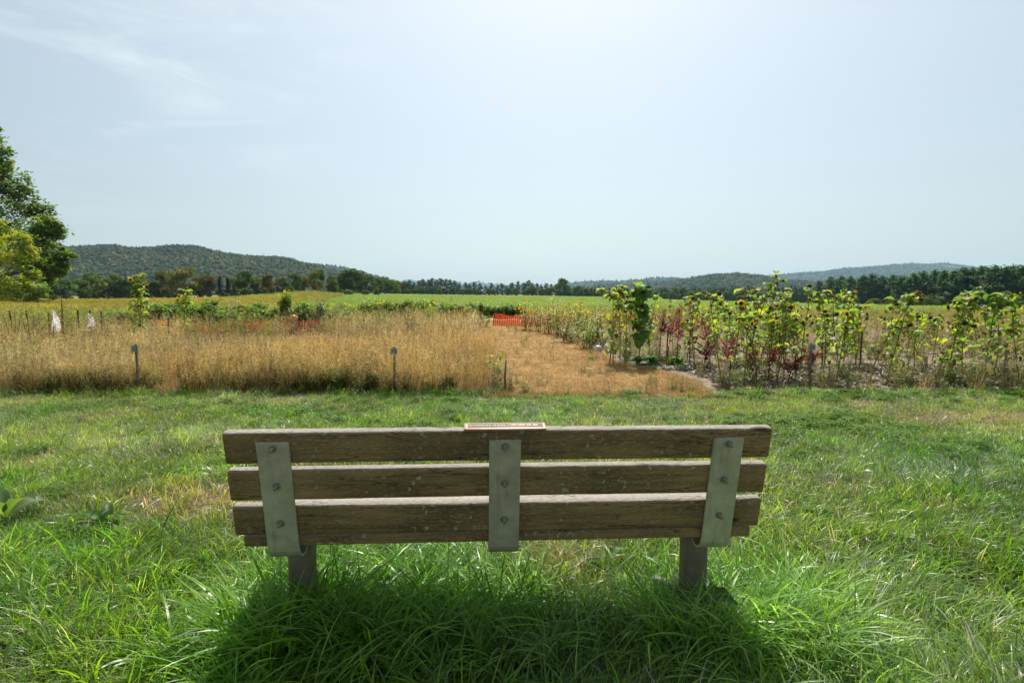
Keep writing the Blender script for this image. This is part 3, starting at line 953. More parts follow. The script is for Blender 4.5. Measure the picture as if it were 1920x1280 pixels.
def fields():
    # yellow-green weed field on the left, out to the trees
    n = 26000
    y = 28 + nr.random_sample(n) ** 1.5 * 160
    u = nr.uniform(-1.05, 0.0, n)
    left = np.interp(y, [28, 60, 120, 250], [-0.36, -0.34, -0.31, -0.30])
    k = u < left + .01
    u, y = u[k], y[k]
    x = u * y
    t = np.ones((len(x), 3)) * (0.45 + .75 * fbm(x, y, 7, 110))[:, None]
    t[:, 0] *= 0.75 + .55 * fbm(x, y, 25, 112)
    s = nr.uniform(.6, 1.05, len(x)) * np.interp(y, [28, 60, 190], [.95, 1.2, 1.6])
    scatter('goldenrod_field', np.c_[x, y, terr(x, y)], nr.uniform(0, 6.28, len(x)), s, t, gr_src[:2] + go_src, .15, scz=.75)
    # young crop on the big field
    b_src = [leafy_tuft(580 + s_, .32, 10, [(0.20, 0.28, 0.05), (0.22, 0.30, 0.055)], 7, None, .14, rad=.45) for s_ in range(3)]
    n = 26000
    y = 34 + nr.random_sample(n) ** 1.6 * 240
    u = nr.uniform(-.36, 1.05, n)
    left = np.interp(y, [34, 60, 120, 250, 400], [-0.37, -0.34, -0.31, -0.30, -0.29])
    k = u > left
    u, y = u[k], y[k]
    x = u * y
    t = np.ones((len(x), 3)) * (0.85 + .3 * fbm(x, y, 14, 120))[:, None]
    scatter('young_crop', np.c_[x, y, terr(x, y)], nr.uniform(0, 6.28, len(x)), nr.uniform(.8, 1.3, len(x)) * np.interp(y, [34, 270], [1, 1.6]), t, b_src, .1, scz=.7)
    # weeds with yellow flowers between the right beds and the field
    n = 7000
    y = 20 + nr.random_sample(n) ** 1.2 * 22
    x = pr_x(y) * 0 + nr.random_sample(n) * (1.05 * y) + 1.4
    k = nr.random_sample(n) < np.clip((fbm(x, y, 4, 125) - .35) * 4, .1, 1)
    x, y = x[k], y[k]
    scatter('yellow_flowered_weeds', np.c_[x, y, terr(x, y)], nr.uniform(0, 6.28, len(x)), nr.uniform(.45, .8, len(x)) * np.interp(x / y, [0, .5, .9], [1, .9, .6]), nr.uniform(.7, 1.25, (len(x), 1)) * np.ones(3), gr_src[:2] + go_src[:1] + br_src[:2], .15)


fields()


# ------------------------------------------------------------------ hills and far woods
def lump(seed, conifer=False):
    r = random.Random(seed)
    bm = bmesh.new()
    bmesh.ops.create_icosphere(bm, subdivisions=2, radius=1.0)
    ph = [(Vector((r.gauss(0, 1), r.gauss(0, 1), r.gauss(0, 1))).normalized(), r.uniform(.15, .4)) for _ in range(9)]
    for v in bm.verts:
        d = v.co.normalized()
        k = 1.0
        for a, h in ph:
            k += h * max(0, d.dot(a)) ** 8
        k *= r.uniform(.86, 1.14)
        v.co = d * k
        if conifer:
            t = (v.co.z + 1.2) / 2.4
            v.co = Vector((v.co.x * (1.1 - t) * .8, v.co.y * (1.1 - t) * .8, v.co.z * 1.5))
    me = bpy.data.meshes.new('far_crown')
    bm.to_mesh(me)
    bm.free()
    me.materials.append(M_FARW)
    at = me.attributes.new('col', 'FLOAT_COLOR', 'POINT')
    at.data.foreach_set('color', np.ones(4 * len(me.vertices), np.float32))
    return me


LUMP = [lump(s) for s in range(5)]
CONE = [lump(50 + s, True) for s in range(3)]
PAL = np.array([(0.05, 0.09, 0.02), (0.07, 0.105, 0.022), (0.04, 0.075, 0.022), (0.095, 0.11, 0.025), (0.055, 0.09, 0.03)])


def wood_tint(n, autumn=.1):
    c = PAL[nr.randint(0, len(PAL), n)] * nr.uniform(.88, 1.12, (n, 1))
    k = nr.random_sample(n) < autumn
    c[k] = np.array([(.14, .075, .025), (.16, .13, .03), (.11, .08, .035)])[nr.randint(0, 3, k.sum())] * nr.uniform(.8, 1.15, (k.sum(), 1))
    return c


def hill(name, prof, D1, D0, zb, step, size, autumn=.08, conf=.1, tower=None, nback=.4, scar=None):
    """ridge whose crest (at forward distance D1) follows prof = [(px, py)]; front slope down to D0"""
    us_ = np.linspace((prof[0][0] - 960) / F, (prof[-1][0] - 960) / F, int(max(24, (prof[-1][0] - prof[0][0]) / 8)))
    pu = [(p - 960) / F for p, _ in prof]
    pz = [Z(q, D1) for _, q in prof]

    def surf(u, t):                              # t 0 foot .. 1 crest .. >1 the far side
        zc = np.interp(u, pu, pz) - size * .9
        y = D0 + (D1 - D0) * t
        x = u * y
        tt = np.clip(t, 0, 1)
        sh = np.sin(tt * math.pi / 2) ** 1.1
        rough_ = (fbm(x, y, (D1 - D0) * .35, 7) - .5) * (zc - zb) * .35 * np.sin(np.clip(t, 0, 1) * math.pi)
        back = np.where(t > 1, (t - 1) * 1.2, 0)
        return x, y, zb + (zc - zb) * (sh - back) + rough_
    ts = np.linspace(0, 1.5, 22)
    V = []
    for t in ts:
        x, y, z = surf(us_, np.full_like(us_, t))
        V += list(zip(x, y, z))
    nU = len(us_)
    Fc = [(j * nU + i, j * nU + i + 1, (j + 1) * nU + i + 1, (j + 1) * nU + i) for j in range(len(ts) - 1) for i in range(nU - 1)]
    me = bpy.data.meshes.new(name)
    me.from_pydata([tuple(map(float, v)) for v in V], [], Fc)
    me.materials.append(M_HILL)
    me.polygons.foreach_set('use_smooth', [True] * len(Fc))
    tag(put(name, me), kind='structure')
    area = (us_[-1] - us_[0]) * (D1 + D0) / 2 * (D1 - D0)
    n = int(area / step ** 2)
    u = nr.uniform(us_[0], us_[-1], n)
    t = nr.uniform(0, 1.08, n)
    x, y, z = surf(u, t)
    tint = wood_tint(n, autumn)
    tint *= (.65 + .7 * fbm(x, y, 90, 33))[:, None]
    k = np.ones(n, bool)
    if scar:
        k = ~(((u - scar[0]) / scar[1]) ** 2 + ((t - scar[2]) / scar[3]) ** 2 < 1)
    scatter('hill_forest', np.c_[x, y, z][k], nr.uniform(0, 6.28, k.sum()), (size * nr.uniform(.6, 1.45, n) ** 1.2)[k], tint[k], LUMP + CONE[:1], .1, scz=.9)
    return surf


hill('hill', [(-300, 480), (-100, 474), (60, 468), (110, 467), (160, 465), (200, 462), (225, 462), (250, 467), (290, 467), (320, 464), (370, 467), (420, 478), (470, 485),
              (520, 487), (550, 491), (580, 499), (620, 508), (680, 518), (740, 534), (800, 545)], 1500, 800, -6, 5.6, 4.0, autumn=.12)
hill('hill', [(480, 505), (530, 494), (570, 494), (620, 499), (660, 505), (690, 514), (730, 527), (780, 540)], 2700, 1900, -10, 15, 10, autumn=.05)
hill('hill', [(1240, 538), (1280, 525), (1330, 517), (1380, 514), (1430, 519), (1480, 527), (1540, 531), (1620, 535), (1800, 540)], 2000, 1200, -16, 8, 5.4, autumn=.03, conf=.3)
hill('mountain', [(1380, 530), (1420, 521), (1450, 517), (1500, 513), (1545, 511), (1580, 505), (1620, 503), (1700, 496), (1728, 497), (1755, 494), (1800, 498), (1840, 504),
                  (1900, 512), (2000, 520), (2200, 530)], 5200, 3400, -20, 24, 13, autumn=.04, scar=((1770 - 960) / F, .045, .80, .12))
hill('hill', [(1040, 536), (1080, 531), (1130, 528), (1160, 529), (1200, 526), (1240, 523), (1270, 523), (1310, 527), (1400, 530)], 4200, 3000, -10, 34, 17, autumn=.03)
hill('hill', [(1060, 545), (1110, 536), (1150, 534), (1210, 531), (1260, 530), (1320, 533), (1400, 537)], 2600, 1700, -10, 17, 10, autumn=.03)
hill('hill', [(700, 535), (745, 528), (770, 526), (800, 530), (850, 531), (885, 529), (920, 532), (980, 536)], 8000, 6500, -10, 110, 30, autumn=.0)
# rocky clearing on the mountain shows the bare slope: its ground is paler
# a wood on the lower ground between the centre and the right
n = 9000
y = nr.uniform(430, 1150, n)
u = nr.uniform((1060 - 960) / F, (1640 - 960) / F, n)
x = u * y
z0 = np.interp((u * F + 960), [1060, 1200, 1350, 1500, 1640], [550, 550, 549, 548, 552])
z = CH - y * np.tan(PITCH + np.arctan((z0 - 640) / F)) - 4
tw = wood_tint(n, .03)
scatter('far_wood', np.c_[x, y, z], nr.uniform(0, 6.28, n), nr.uniform(2.6, 4.6, n), tw, LUMP * 2 + CONE, .1, scz=1.25)
n = 6000
y = nr.uniform(520, 800, n)
u = nr.uniform((-300 - 960) / F, (900 - 960) / F, n)
x = u * y
z = np.interp(y, [520, 800], [-5, -8]) + 2
scatter('far_wood', np.c_[x, y, z], nr.uniform(0, 6.28, n), nr.uniform(3, 5, n), wood_tint(n, .03), LUMP, .1, scz=1.25)

# masts on the summit
for px, py, h in ((1744, 489, 30), (1751, 488, 42)):
    b = MB()
    D1 = 5200
    xx = X(px, D1, 150)
    zt, zb_ = Z(py, D1), Z(497, D1)
    for k in range(3):
        a = k * 2.1
        b.tube([(2.2 * math.cos(a), 2.2 * math.sin(a), 0), (.5 * math.cos(a), .5 * math.sin(a), zt - zb_)], [.5, .3], (.25, .25, .27), 4)
    e = empty('radio_mast', (xx, D1, zb_), 'thin radio mast on the summit of the distant blue mountain, the %s one' % ('shorter left' if px < 1750 else 'taller right'), 'mast')
    put('lattice', b.mesh('mast_lattice', M_PLAIN), e)
    b = MB()
    b.box((0, 0, (zt - zb_) * .82), (3, 3, 5), (.3, .3, .3))
    put('antenna', b.mesh('mast_antenna', M_PLAIN), e)


# ------------------------------------------------------------------ trees
def trunk_mb(b, r, H, r0, lean=0.0, n=7, hfrac=.75):
    pts, rs = [], []
    for k in range(7):
        t = k / 6
        pts.append((lean * t * H + r.gauss(0, .01) * H * t, r.gauss(0, .01) * H * t, H * hfrac * t))
        rs.append(r0 * (1 - .8 * t) + (.25 * r0 if k == 0 else 0))
    b.tube(pts, rs, (1, 1, 1), n)
    return pts


def broad_meshes(seed, H, Rr, nl=16, nleaf=2600, ls=.62, cols=((.05, .085, .02),), low=.18, sq=1.0, accent=None):
    r = random.Random(seed)
    tb = MB()
    tp = trunk_mb(tb, r, H, H * .022)
    cb = MB()
    lobes = []
    for k in range(nl):
        a = r.uniform(0, 6.28)
        h = r.uniform(low, .93)
        prof = math.sin(min(1, (h - low * .5) / (1 - low * .5)) * math.pi * .86 + .25) ** .7
        q = Rr * prof * r.uniform(.35, .72)
        c = Vector((q * math.cos(a), q * math.sin(a), h * H))
        lobes.append((c, Rr * r.uniform(.26, .44)))
        s = Vector(tp[min(5, max(1, int(h * 6 * .75)))])
        tb.tube([s, (s + c) * .5 + Vector((0, 0, -.02 * H)), c], [H * .008, H * .005, H * .002], (1, 1, 1), 4, False)
    lobes.append((Vector((0, 0, H * .86)), Rr * .4))
    per = nleaf // len(lobes)
    for c, rad in lobes:
        base = vary(r.choice(cols), .22, r)
        if accent and r.random() < accent[0]:
            base = vary(accent[1], .15, r)
        for k in range(per):
            d = Vector((r.gauss(0, 1), r.gauss(0, 1), r.gauss(0, 1) * .8)).normalized()
            p = c + d * rad * (r.random() ** .4) * Vector((1, 1, .8)).length / 1.62
            cb.lens(p, ls * r.uniform(.35, .75), (d + Vector((r.gauss(0, .6), r.gauss(0, .6), r.gauss(0, .6)))), vary(base, .22, r), 5, ls * r.uniform(.25, .5), cup=.25)
    return tb.mesh('trunk', M_BARK), cb.mesh('crown', M_FARW2)


def pine_meshes(seed, H, Rr, cols=((.028, .058, .026), (.036, .07, .03)), clear=.2, bushy=1.0, spire=.5):
    r = random.Random(seed)
    tb, cb = MB(), MB()
    trunk_mb(tb, r, H, H * .016, hfrac=.97)
    nb = int(46 * bushy)
    for k in range(nb):
        h = clear + (1 - clear) * (k + r.random()) / nb
        a = r.uniform(0, 6.28)
        L = Rr * r.uniform(.55, 1.1) * (1 - ((h - clear) / (1 - clear)) ** (1.0 + spire)) ** .75 + .06 * H * r.random()
        if h < clear + .15:
            L *= r.uniform(.4, 1)
        p0 = Vector((0, 0, h * H))
        d = Vector((math.cos(a), math.sin(a), r.uniform(.05, .35)))
        tb.tube([p0, p0 + d * L], [.07, .02], (1, 1, 1), 4, False)
        base = vary(r.choice(cols), .25, r)
        for j in range(int(17 * (L / Rr + .45))):
            t = r.uniform(.25, 1.05)
            c = p0 + d * L * t + Vector((r.gauss(0, .09) * Rr, r.gauss(0, .09) * Rr, r.gauss(0, .022) * H))
            nn = Vector((r.gauss(0, .5), r.gauss(0, .5), 1))
            s_ = H * .03 * r.uniform(.7, 1.3)
            cb.lens(c, s_, nn, vary(base, .2, r), 5, s_ * .45, cup=.5)
            cb.lens(c + Vector((0, 0, s_ * .25)), s_ * .7, (r.gauss(0, 1), r.gauss(0, 1), .6), vary(base, .2, r), 4, s_ * .4, cup=.4)
    return tb.mesh('trunk', M_BARK), cb.mesh('crown', M_FARW2)


def tree(name, ms, x, y, scl, label, group=None, rz=None, cat='tree', wid=1.0, dz=-.3):
    z = tz(x, y) + dz
    e = empty(name, (x, y, z), label, cat, group, rnd.uniform(0, 6.28) if rz is None else rz)
    e.scale = (scl * wid, scl * wid, scl)
    put('trunk', ms[0], e)
    put('crown', ms[1], e)
    return e


GRN = ((.085, .145, .026), (.10, .155, .03), (.065, .12, .026))
OLV = ((.145, .18, .03), (.12, .15, .03), (.17, .18, .034))
B_G = [broad_meshes(700 + k, 11, 4.3 + .5 * (k % 3), cols=GRN) for k in range(4)]
B_O = [broad_meshes(720 + k, 11, 4.4 + .4 * k, cols=OLV) for k in range(3)]
B_Y = [broad_meshes(740, 11, 5.0, cols=((.17, .18, .025), (.14, .16, .025)), accent=(.22, (.34, .22, .03)))]
B_R = [broad_meshes(750, 11, 4.4, cols=((.14, .13, .045), (.12, .12, .04)), accent=(.25, (.20, .12, .05)))]
B_A = [broad_meshes(760, 11, 4.5, cols=((.12, .13, .025),), accent=(.4, (.33, .18, .03)))]
P_S = [pine_meshes(800 + k, 13, 4.0, cols=((.05, .105, .035), (.06, .12, .04)), clear=.06, spire=.8, bushy=1.4) for k in range(4)]
P_B = [pine_meshes(820 + k, 18, 5.2, cols=((.065, .14, .05), (.085, .165, .058), (.07, .14, .045)), clear=.12, bushy=1.8, spire=1.2) for k in range(6)]
SPR = [pine_meshes(840, 12, 2.4, cols=((.02, .042, .02),), clear=.05, bushy=1.3, spire=-.1)]


def line_tree(name, ms, H0, px, top, y, label, group=None, **k):
    """tree at picture column px whose top stands at picture row top, at forward distance y"""
    x = X(px, y)
    h = Z(top, y) - tz(x, y) + .3
    return tree(name, ms, x, y, max(.2, h / H0), label, group, **k)


# left tree line
GL = 'mixed trees of the left tree line'
line_tree('maple_tree', B_Y[0], 11, 346, 505, 205, 'broad rounded yellow-green tree with orange patches, widest of the left tree line', cat='tree', wid=1.25)
line_tree('broadleaf_tree', B_O[0], 11, 303, 507, 207, 'olive-green tree just left of the broad orange-patched tree', wid=1.0)
line_tree('spruce_tree', SPR[0], 12, 413, 519, 200, 'small dark pointed spruce, left of a pair beside the reddish tree')
line_tree('spruce_tree', SPR[0], 12, 428, 521, 200, 'small dark pointed spruce, right of a pair beside the reddish tree')
line_tree('maple_tree', B_R[0], 11, 391, 516, 212, 'small reddish-brown tree between the broad yellow-green tree and two spruces')
line_tree('maple_tree', B_A[0], 11, 504, 515, 195, 'orange-topped maple in the middle of the left tree line', wid=.95)
line_tree('maple_tree', B_Y[0], 11, 592, 508, 210, 'golden-yellow topped tree near the right end of the left tree line', wid=.85, rz=2)
line_tree('broadleaf_tree', B_G[1], 11, 459, 510, 196, 'large mid-green tree just left of the orange-topped maple', wid=1.1)
line_tree('broadleaf_tree', B_G[0], 11, 552, 511, 200, 'dark green tree between the orange-topped and the golden-yellow tree', wid=1.0)
line_tree('broadleaf_tree', B_G[2], 11, 660, 505, 215, 'tall grey-green tree above the yellowish bushes at the field edge', wid=1.2)
line_tree('broadleaf_tree', B_O[2], 11, 623, 516, 204, 'olive-green tree directly right of the golden-yellow topped tree', wid=.95)
line_tree('broadleaf_tree', B_G[3], 11, 600, 504, 250, 'dark tree crown showing behind the golden-yellow topped tree', wid=.7)
for px, top, y, k in [(90, 520, 175, 0), (118, 526, 180, 1), (150, 522, 188, 2), (178, 516, 215, 3), (196, 520, 196, 0), (222, 514, 220, 1), (236, 521, 200, 2), (258, 518, 215, 3), (272, 526, 205, 0),
                      (322, 516, 225, 1), (375, 520, 215, 2), (440, 522, 220, 3), (480, 517, 215, 0), (530, 520, 220, 1), (570, 520, 225, 2), (640, 520, 235, 3), (686, 515, 235, 0), (705, 519, 250, 1),
                      (722, 519, 265, 2), (740, 524, 290, 3), (755, 528, 320, 0), (-40, 515, 180, 1), (-120, 512, 180, 2), (-220, 510, 180, 3), (20, 520, 185, 0), (55, 522, 180, 2)]:
    m = (B_G + B_O[:2])[(k * 3 + int(px)) % 6] if px not in (258, 375, 570) else B_R[0]
    line_tree('broadleaf_tree', m, 11, px, top, y, 'green tree of the mixed tree line beyond the left weed field', GL, wid=rnd.uniform(1.05, 1.4))
# understorey bushes
for px, top, y in [(208, 556, 186), (250, 553, 188), (330, 549, 186), (426, 552, 180), (446, 553, 178), (497, 540, 182), (545, 537, 178), (640, 546, 200)]:
    line_tree('bush', B_G[(px // 7) % 4], 11, px, top, y, 'low green bush at the foot of the left tree line', 'bushes under the left tree line', wid=1.5, cat='bush')
line_tree('bush', B_O[1], 11, 651, 545, 190, 'yellowish rounded bush where the curved field edge meets the trees', wid=2.4, cat='bush')
line_tree('bush', B_O[2], 11, 686, 543, 215, 'olive bush right of the yellowish bush at the field edge', wid=1.7, cat='bush')
line_tree('bush', B_O[0], 11, 706, 538, 218, 'taller olive bush left of the first dark pines', wid=1.3, cat='bush')

# centre: dark pines on the horizon
GP = 'dark pines on the horizon beyond the field'
pxs = []
px = 748
while px < 1140:
    pxs.append(px)
    px += rnd.uniform(7, 12)
TOPS = [(740, 527), (785, 524), (800, 521), (812, 522), (840, 524), (852, 526), (868, 530), (898, 530), (911, 531), (935, 532), (950, 533), (975, 526), (995, 527), (1010, 530), (1030, 530), (1090, 537), (1110, 538), (1140, 541)]
for q in pxs:
    top = np.interp(q, [a for a, _ in TOPS], [b for _, b in TOPS]) + rnd.uniform(-1.5, 5)
    line_tree('pine_tree', rnd.choice(P_S), 13, q, float(top), 425 + rnd.uniform(-8, 25), 'dark pine standing in the row on the horizon beyond the field', GP, wid=rnd.uniform(1.0, 1.5))
for q in range(760, 1140, 17):
    line_tree('broadleaf_tree', rnd.choice(B_G), 11, q + rnd.uniform(-5, 5), rnd.uniform(537, 543), 412, 'low green tree at the foot of the dark pines on the horizon', 'green trees under the horizon pines', wid=rnd.uniform(1.1, 1.5))
line_tree('broadleaf_tree', B_G[1], 11, 1056, 524, 408, 'tall round broadleaf tree standing among the dark pines on the horizon', wid=1.05)
for q in list(range(1150, 1330, 16)):
    line_tree('broadleaf_tree', rnd.choice(B_G + P_S[:1]), 11, q, np.interp(q, [1150, 1250, 1330], [545, 547, 549]) + rnd.uniform(-3, 2), 400 if q < 1240 else 360, 'green tree along the far edge of the field, right of the pines', 'trees along the far right field edge', wid=rnd.uniform(.9, 1.4))

# right: tall white pines
GW = 'tall pines of the stand beyond the field on the right'
TOPR = [(1530, 530), (1555, 521), (1575, 519), (1600, 520), (1625, 518), (1640, 516), (1660, 519), (1680, 515), (1700, 518), (1720, 510), (1745, 514), (1755, 507), (1775, 509), (1805, 504), (1815, 506), (1850, 499), (1875, 500), (1900, 498), (1960, 496), (2100, 490)]
q = 1535
i = 0
while q < 2080:
    top = float(np.interp(q, [a for a, _ in TOPR], [b for _, b in TOPR]))
    yb = float(np.interp(q, [1530, 1700, 1880, 2100], [300, 242, 205, 190]))
    line_tree('white_pine_tree', P_B[i % 6], 18, q, top + rnd.uniform(-1, 3), yb + 4 + rnd.uniform(0, 8), 'tall dark green pine of the stand beyond the field on the right', GW, wid=rnd.uniform(.85, 1.1))
    line_tree('white_pine_tree', P_B[(i + 3) % 6], 18, q + 10, top + rnd.uniform(4, 9), yb + 14, 'tall dark green pine of the stand beyond the field on the right', GW, wid=rnd.uniform(.9, 1.2))
    q += rnd.uniform(15, 23)
    i += 1
for px, top, w, ms, lab in [(1600, 557, 1.2, B_G[0], 'grey-green round bush at the left end of the tall pine stand'), (1640, 559, 1.6, B_O[0], 'yellow-olive bush below the pines, left of two brighter ones'),
                            (1715, 549, 1.4, B_O[1], 'bright yellow-olive round bush under the middle of the pine stand'), (1745, 553, .9, B_O[2], 'small pale olive bush just right of the bright yellow-olive one'),
                            (1890, 546, 1.3, B_G[3], 'large dark rounded bush at the right end under the pines'), (1670, 561, 1.2, B_O[2], 'olive bush between the left and the brightest bush under the pines'),
                            (1558, 559, 1.0, B_A[0], 'small orange-brown bush at the left foot of the pine stand')]:
    yb = float(np.interp(px, [1530, 1700, 1880, 2100], [292, 232, 198, 185]))
    line_tree('bush', ms, 11, px, top, yb, lab, wid=w, cat='bush')


# the big tree at the left edge
def big_tree(name, x, y, H, blobs, ls, cols, label, seed, mleaf, perm, trunk_r):
    r = random.Random(seed)
    tb, cb = MB(), MB()
    pts = [(0, 0, -.2), (.05 * H * .1, 0, H * .2), (0, .1, H * .42), (.1, 0, H * .66), (0, 0, H * .88)]
    tb.tube(pts, [trunk_r * 1.25, trunk_r, trunk_r * .75, trunk_r * .42, trunk_r * .12], (1, 1, 1), 10)
    for (bx, by, bz, br) in blobs:
        c = Vector((bx, by, bz))
        s = Vector((0, 0, max(H * .12, min(H * .8, bz - abs(bx) * .45 - .5))))
        mid = (s + c) * .5 + Vector((0, 0, -.25))
        tb.tube([s, mid, c], [trunk_r * .32, trunk_r * .18, trunk_r * .05], (1, 1, 1), 6, False)
        nsub = int(12 + br * 7)
        for k in range(nsub):
            d = Vector((r.gauss(0, 1), r.gauss(0, 1), r.gauss(0, .75))).normalized()
            sc2 = c + d * br * (.45 + .5 * r.random())
            tb.tube([c, sc2], [trunk_r * .05, trunk_r * .015], (1, 1, 1), 3, False)
            base = vary(r.choice(cols), .2, r)
            sr = br * r.uniform(.22, .36)
            for j in range(perm):
                dd = Vector((r.gauss(0, 1), r.gauss(0, 1), r.gauss(0, .7)))
                p = sc2 + dd * sr * .6
                an = r.uniform(0, 6.28)
                cb.leaf4(p, (math.cos(an), math.sin(an), r.uniform(-.9, .3)), ls * .8, ls * r.uniform(.8, 1.3), (r.gauss(0, .5), r.gauss(0, .5), 1), vary(base, .2, r))
    e = empty(name, (x, y, tz(x, y)), label, 'tree')
    put('trunk', tb.mesh('trunk', M_BARK), e)
    put('crown', cb.mesh('crown', mleaf), e)
    return e


BX0, BY0 = X(-70, 62), 62.0
bl = []
for px, py, rr in [(-10, 262, 1.7), (15, 285, 1.5), (-60, 270, 2.4), (-30, 320, 2.4), (30, 330, 1.9), (45, 352, 1.6), (-90, 320, 2.4), (-10, 375, 2.3), (60, 385, 2.0), (85, 400, 1.5), (30, 420, 2.2), (100, 425, 1.6), (118, 432, 1.0),
                   (70, 445, 1.9), (-40, 420, 2.4), (-100, 400, 2.5), (20, 465, 2.2), (95, 455, 1.3), (70, 495, 1.2), (110, 490, 1.6), (128, 482, 1.0), (95, 515, 1.3), (-130, 360, 2.6), (-150, 440, 2.6), (-60, 480, 2.6), (-120, 500, 2.4), (-60, 235, 2.0), (115, 505, .9), (55, 470, 1.4),
                   (5, 240, .9), (28, 310, .8)]:
    yy_ = BY0 + rnd.uniform(-3.2, 3.2)
    bl.append((X(px, yy_) - BX0, yy_ - BY0, Z(py, yy_) - tz(BX0, BY0), rr))
big_tree('cottonwood_tree', BX0, BY0, 18.5, bl, .34, ((.17, .25, .05), (.14, .23, .05), (.22, .28, .055), (.12, .20, .045)), 'tall airy green tree at the left edge, highest thing in the view', 901, M_TREE, 32, .55)
BX1, BY1 = X(-10, 52), 52.0
bl = []
for px, py, rr in [(-10, 425, 1.1), (20, 432, 1.1), (45, 450, 1.0), (-50, 430, 1.4), (60, 475, .9), (0, 470, 1.3), (35, 490, 1.2), (-50, 490, 1.5), (0, 525, 1.3), (45, 525, 1.1), (68, 515, .7), (-60, 530, 1.4), (75, 540, .9), (20, 550, 1.1), (-25, 555, 1.2), (55, 555, .9)]:
    yy_ = BY1 + rnd.uniform(-1.6, 1.6)
    bl.append((X(px, yy_) - BX1, yy_ - BY1, Z(py, yy_) - tz(BX1, BY1), rr))
big_tree('maple_tree', BX1, BY1, 7.0, bl, .2, ((.34, .36, .04), (.24, .31, .04), (.40, .36, .035), (.17, .26, .04)), 'shorter yellow-green tree in front of the tall tree at the left edge', 905, M_TREE, 40, .25)
line_tree('bush', broad_meshes(770, 4, 2.4, nl=9, nleaf=1500, ls=.22, cols=((.10, .15, .025), (.07, .11, .02))), 4, 72, 538, 48, 'leafy green bush at the foot of the yellow-green tree on the left', wid=1.0, cat='bush')
line_tree('bush', broad_meshes(771, 4, 2.4, nl=9, nleaf=1500, ls=.22, cols=((.12, .16, .03), (.10, .13, .025))), 4, 98, 553, 50, 'small leafy bush right of the two trees at the left edge', wid=1.1, cat='bush')

# ------------------------------------------------------------------ the bench
BE = empty('park_bench', (-0.022, 1.8204, CH - 0.4487), 'weathered wooden park bench seen from behind, with galvanised steel straps and posts', 'bench')
BE.rotation_euler = (Matrix.Rotation(R(3.42), 4, 'Z') @ Matrix.Rotation(R(.3), 4, 'Y')).to_euler()
LEAN = R(11.2)
PW, PG, PT = .1096, .0238, .038
GZ = -(CH - .4487)                              # ground in bench coordinates


def rbox(name, size, m, bev=.006, seg=3, warp=0.0, seed=1, cuts=0):
    bm = bmesh.new()
    bmesh.ops.create_cube(bm, size=1)
    for v in bm.verts:
        v.co = Vector((v.co.x * size[0], v.co.y * size[1], v.co.z * size[2]))
    if cuts:
        es = [e for e in bm.edges if abs(e.verts[0].co.x - e.verts[1].co.x) > size[0] * .5]
        bmesh.ops.subdivide_edges(bm, edges=es, cuts=cuts)
        r = random.Random(seed)
        a1, a2 = r.uniform(0, 6), r.uniform(0, 6)
    es = [e for e in bm.edges if len(e.link_faces) == 2 and e.calc_face_angle(0) > .5]
    bmesh.ops.bevel(bm, geom=es, offset=bev, segments=seg, affect='EDGES', profile=.5)
    if cuts:
        for v in bm.verts:
            v.co.z += warp * math.sin(v.co.x * 2.3 + a1) + r.uniform(-1, 1) * .0006
            v.co.y += warp * .8 * math.sin(v.co.x * 3.1 + a2)
    me = bpy.data.meshes.new(name)
    bm.to_mesh(me)
    bm.free()
    me.materials.append(m)
    me.polygons.foreach_set('use_smooth', [True] * len(me.polygons))
    return me


def weighted(o):
    return o


def back_pt(x, s, d):                           # s down the back, d forward from its rear face
    return Vector((x, s * math.sin(LEAN) + d * math.cos(LEAN), -s * math.cos(LEAN) + d * math.sin(LEAN)))


PLANK_LABELS = ['top plank of the backrest, lichen along its left end', 'middle plank of the backrest with a long dark crack', 'lowest plank of the backrest']
for k in range(3):
    me = rbox('plank', (1.8, PT, PW), M_PLANK, .009, 4, .0012, k + 3, 24)
    o = put('plank', me, BE, back_pt(0, k * (PW + PG) + PW / 2, PT / 2), (LEAN, 0, 0))
    o['label'] = PLANK_LABELS[k]
SEAT_Y = .375 * math.sin(LEAN) + .009
for k in range(4):
    me = rbox('plank', (1.755, .105, .039), M_PLANK, .007, 4, .001, k + 13, 24)
    t = R(3)
    yy_ = SEAT_Y + .055 + k * .122
    o = put('plank', me, BE, (0, yy_, GZ + .4585 + (yy_ - SEAT_Y) * math.tan(t)), (t, 0, 0))
    if k == 0:
        o['label'] = 'rearmost plank of the seat, just below the backrest'


